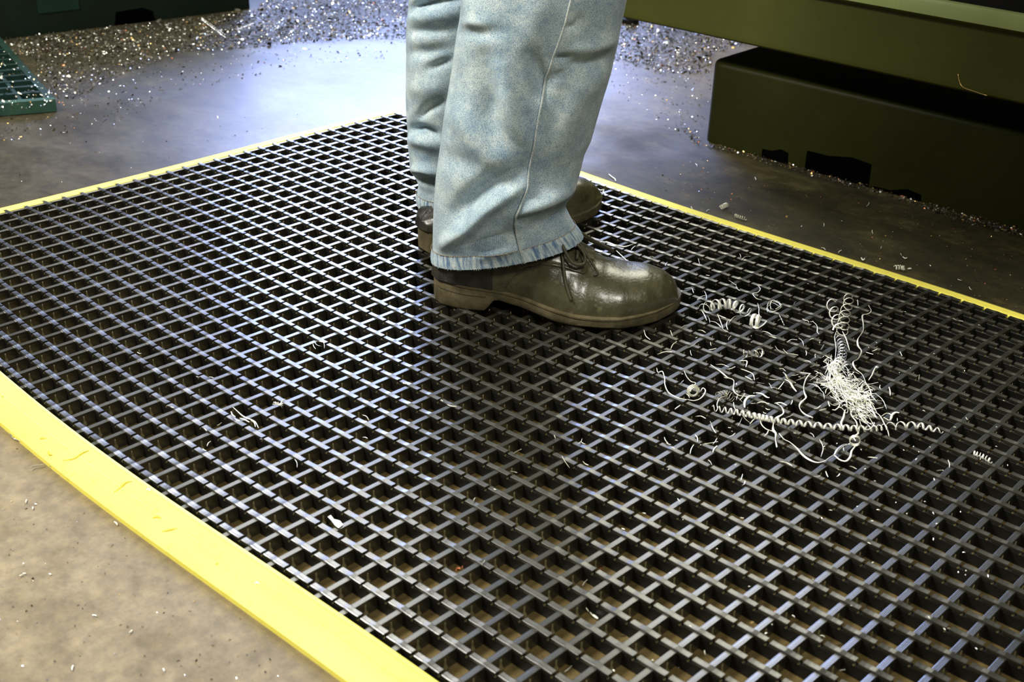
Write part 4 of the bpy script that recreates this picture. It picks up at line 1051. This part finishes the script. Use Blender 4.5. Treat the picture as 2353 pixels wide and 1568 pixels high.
coil([(1689, 495), (1700, 499), (1714, 503)], .08, 6, .025, 'tiny coil on the dark floor near the yellow edge, lower of two', mSwarf, .6, base=FL)
coil([(2056, 615), (2070, 615), (2078, 617)], .10, 5, .035, 'short pale coil on the dark floor at the right, left of a bead', mSwarfW, .6, base=FL)
strand([(2086, 618), (2094, 617)], .08, 'pale bead right of the short coil on the dark floor', None, mSwarfW, .6, 0, .06, None, FL)
strand([(1979, 592), (1983, 598), (1987, 594)], .06, 'V-shaped chip on the dark floor beyond the yellow edge', None, mSwarfW, .5, 0, .06, None, FL)
strand([(2074, 590), (2080, 594), (2084, 592)], .05, 'curved chip on the dark floor above the short coil', None, mSwarfW, .5, 0, .06, None, FL)
strand([(24, 984), (27, 992), (24, 998), (31, 1008), (38, 1010)], .045, 'twisted silver shaving against the yellow edge, upper left of two', None, mFlake, .5, .4, .07, None, FL)
strand([(36, 1010), (42, 1012), (48, 1016)], .03, 'tail of wire beside the upper silver shaving', None, mFlake, .6, 0, .07, None, FL)
strand([(69, 1077), (76, 1072), (88, 1070), (99, 1068)], .030, 'dark bowed wire on the near floor beside the yellow edge', None, mSwarfD, .9, 0, .1, None, FL)
strand([(116, 1072), (117, 1064), (121, 1057)], .055, 'silver bead of swarf caught against the yellow edge', None, mFlake, .6, 0, .1, None, FL)
for (x, y), lb in (((340, 1127), 'pale crumb on the broad yellow edge, upper left of two'), ((590, 1342), 'pale crumb on the broad yellow edge, lower right of two')):
    p = at(x, y, -.1); z = ramp_z(p)+.03
    strand([(x-4, y, z), (x, y-3, z+.02), (x+5, y+1, z)], .035, lb, 'crumbs on the broad yellow edge', mSwarfW, .6)
coil([(2237, 1041), (2250, 1046), (2264, 1052), (2278, 1061)], .07, 6, .035, 'short pale twisted curl lying alone right of the heap', mSwarfW, .5)
strand([(535, 936), (545, 945), (556, 955), (565, 960), (580, 966), (588, 972), (594, 984)], .030, 'long fine thread of swarf on the left half of the mat', None, mSwarfW, .7)
for k in range(14):
    an = rs.uniform(0, 6.28); L_ = rs.uniform(5, 13)
    if k == 0: tu = MB()
    tu.loft(tube_rings(smooth_path([at(639, 929, .1), at(639+math.cos(an)*L_*.6, 929+math.sin(an)*L_*.5, .22), at(639+math.cos(an)*L_, 929+math.sin(an)*L_*.7, .1)], 5), .018, 4, .6))
tag(tu.obj('swarf_tuft', mSwarfW, None, smooth=True, fix=False), 'small star-shaped tuft of shavings on the left half of the mat', 'metal shavings')

# ---- carpets of fine swarf nobody could count
def inpoly(x, y, poly):
    c_ = False; j = len(poly)-1
    for i in range(len(poly)):
        xi, yi = poly[i]; xj, yj = poly[j]
        if (yi > y) != (yj > y) and x < (xj-xi)*(y-yi)/(yj-yi)+xi: c_ = not c_
        j = i
    return c_
def carpet(name, poly, n, label, size=(.035, .11), seed=1, mats=((mFlake, .20), (mChipDark, .62), (mSwarfW, .08), (mGold, .08), (mCop, .02)), edge=None, zlift=.25, base=FL, parent=None):
    r_ = random.Random(seed); xs = [p[0] for p in poly]; ys = [p[1] for p in poly]
    V = []; F = []; MI = []
    cnt = 0
    while cnt < n:
        x, y = r_.uniform(min(xs), max(xs)), r_.uniform(min(ys), max(ys))
        if not inpoly(x, y, poly): continue
        if edge and r_.random() > edge(x, y): continue
        p = at(x, y, base); p[2] = base+.01+r_.random()**2*zlift; cnt += 1
        s_ = r_.uniform(*size)*(1 if r_.random() < .93 else 1.9)
        m_ = r_.random(); mi = 0; acc = 0
        for k, (_, pr_) in enumerate(mats):
            acc += pr_
            if m_ < acc: mi = k; break
        else: mi = 0
        if mats[mi][0] is mChipDark: s_ *= 1.3
        a_ = np.array([r_.gauss(0, 1), r_.gauss(0, 1), r_.gauss(0, .55)]); a_ /= np.linalg.norm(a_)
        b_ = np.cross(a_, [r_.gauss(0, .6), r_.gauss(0, .6), 1]); b_ /= np.linalg.norm(b_)+1e-9
        c_ = np.cross(a_, b_)
        w_ = r_.uniform(.25, .8)
        z0 = len(V); k0 = r_.uniform(-.4, .4)
        V += [tuple(p-a_*s_-b_*s_*w_), tuple(p-a_*s_+b_*s_*w_), tuple(p+c_*s_*k0+b_*s_*w_), tuple(p+c_*s_*k0-b_*s_*w_), tuple(p+a_*s_+b_*s_*w_*.5), tuple(p+a_*s_-b_*s_*w_*.5)]
        F += [(z0, z0+1, z0+2, z0+3), (z0+3, z0+2, z0+4, z0+5)]; MI += [mi, mi]
    o = mesh_obj(name, V, F, [m for m, _ in mats], parent, fix=False)
    o.data.polygons.foreach_set('material_index', MI)
    tag(o, label, 'swarf' if label else None, None, 'stuff'); return o
bandA = [(-40, 99), (200, 73), (400, 49), (582, 24), (640, -12), (960, -12), (960, 88), (820, 92), (700, 98), (560, 112), (420, 122), (300, 165), (200, 215), (130, 240), (60, 130), (-40, 120)]
carpet('swarf_carpet', bandA, 12500, 'thick glittering carpet of swarf along the dark green plinth', seed=2, size=(.022, .085), edge=lambda x, y: 1.0 if (y < 130) else .45, mats=((mFlake, .17), (mChipDark, .70), (mSwarfW, .08), (mGold, .04), (mCop, .01)))
carpet('swarf_carpet', [(962, -12), (1378, 30), (1378, 100), (1250, 105), (962, 88)], 2500, 'swarf carpet mostly hidden behind the jeans legs', seed=22, size=(.022, .085))
bandA2 = [(100, 235), (300, 160), (420, 120), (960, 85), (960, 130), (700, 150), (420, 210), (260, 290), (-20, 330), (-20, 262), (130, 250)]
carpet('swarf_scatter', bandA2, 650, 'sparse swarf specks fading out over the floor left of the jeans', seed=3, size=(.02, .07), zlift=.05)
carpet('swarf_on_grating', [(-30, 105), (40, 130), (128, 228), (125, 245), (-30, 258)], 170, 'swarf specks lying on the teal green grating', seed=4, size=(.03, .08), zlift=.03, base=.27, mats=((mFlake, .5), (mSwarfW, .4), (mGold, .1)))
bandB = [(1380, 45), (1500, 52), (1720, 100), (1640, 125), (1630, 170), (1520, 170), (1420, 140), (1380, 130)]
carpet('swarf_carpet', bandB, 3000, 'dark oily swarf carpet between the jeans and the olive machine', seed=5, size=(.025, .085), mats=((mFlake, .10), (mChipDark, .74), (mSwarfW, .08), (mGold, .07), (mCop, .01)))
carpet('swarf_scatter', [(1400, 130), (1640, 160), (1618, 300), (1590, 330), (1540, 300), (1420, 220), (1395, 170)], 420, 'swarf specks on the shiny floor beside the machine corner', seed=6, size=(.02, .06), zlift=.05, mats=((mFlake, .5), (mChipDark, .4), (mGold, .1)))
bandC = [(1560, 290), (1605, 302), (1612, 325), (1900, 398), (2100, 452), (2353, 518), (2353, 548), (2200, 508), (2090, 470), (1900, 415), (1700, 360), (1600, 335)]
carpet('swarf_drift', bandC, 1500, 'narrow drift of swarf along the foot of the olive machine', seed=7, size=(.02, .065), zlift=.12, mats=((mFlake, .12), (mChipDark, .60), (mSwarfW, .06), (mGold, .14), (mCop, .08)))
carpet('swarf_scatter', [(1500, 330), (1900, 440), (2353, 560), (2353, 720), (1900, 570), (1500, 430)], 420, 'fine specks on the dark floor between machine and mat', seed=8, size=(.012, .035), zlift=.02, mats=((mFlake, .25), (mChipDark, .3), (mGold, .3), (mCop, .15)))
carpet('swarf_scatter', [(-20, 270), (500, 250), (850, 240), (300, 400), (-20, 470)], 90, 'few fine specks on the floor beyond the left end of the mat', seed=9, size=(.015, .04), zlift=.02, mats=((mFlake, .5), (mChipDark, .4), (mGold, .1)))
carpet('swarf_scatter', [(-20, 980), (130, 1110), (500, 1380), (760, 1568), (-20, 1568)], 130, 'few fine specks on the pale near floor', seed=10, size=(.010, .035), zlift=.02, mats=((mFlake, .4), (mChipDark, .5), (mGold, .1)))
carpet('swarf_under_mat', [(0, 700), (400, 900), (900, 900), (1600, 1000), (2353, 1000), (2353, 1568), (1000, 1568), (0, 860)], 700, None, seed=12, parent=floor, size=(.012, .04), zlift=.02, mats=((mFlake, .25), (mChipDark, .3), (mGold, .35), (mCop, .10)))
# lone long shavings lying in the far carpet
for k, (pts_, lb) in enumerate((([(464, 42), (490, 62), (520, 84)], 'long straight shaving leaning in the far carpet, left of two'), ([(545, 70), (568, 62), (582, 56)], 'long straight shaving lying in the far carpet, right of two'))):
    coil(pts_, .10, 14, .03, lb, mFlake, .6, base=FL, h=.35)
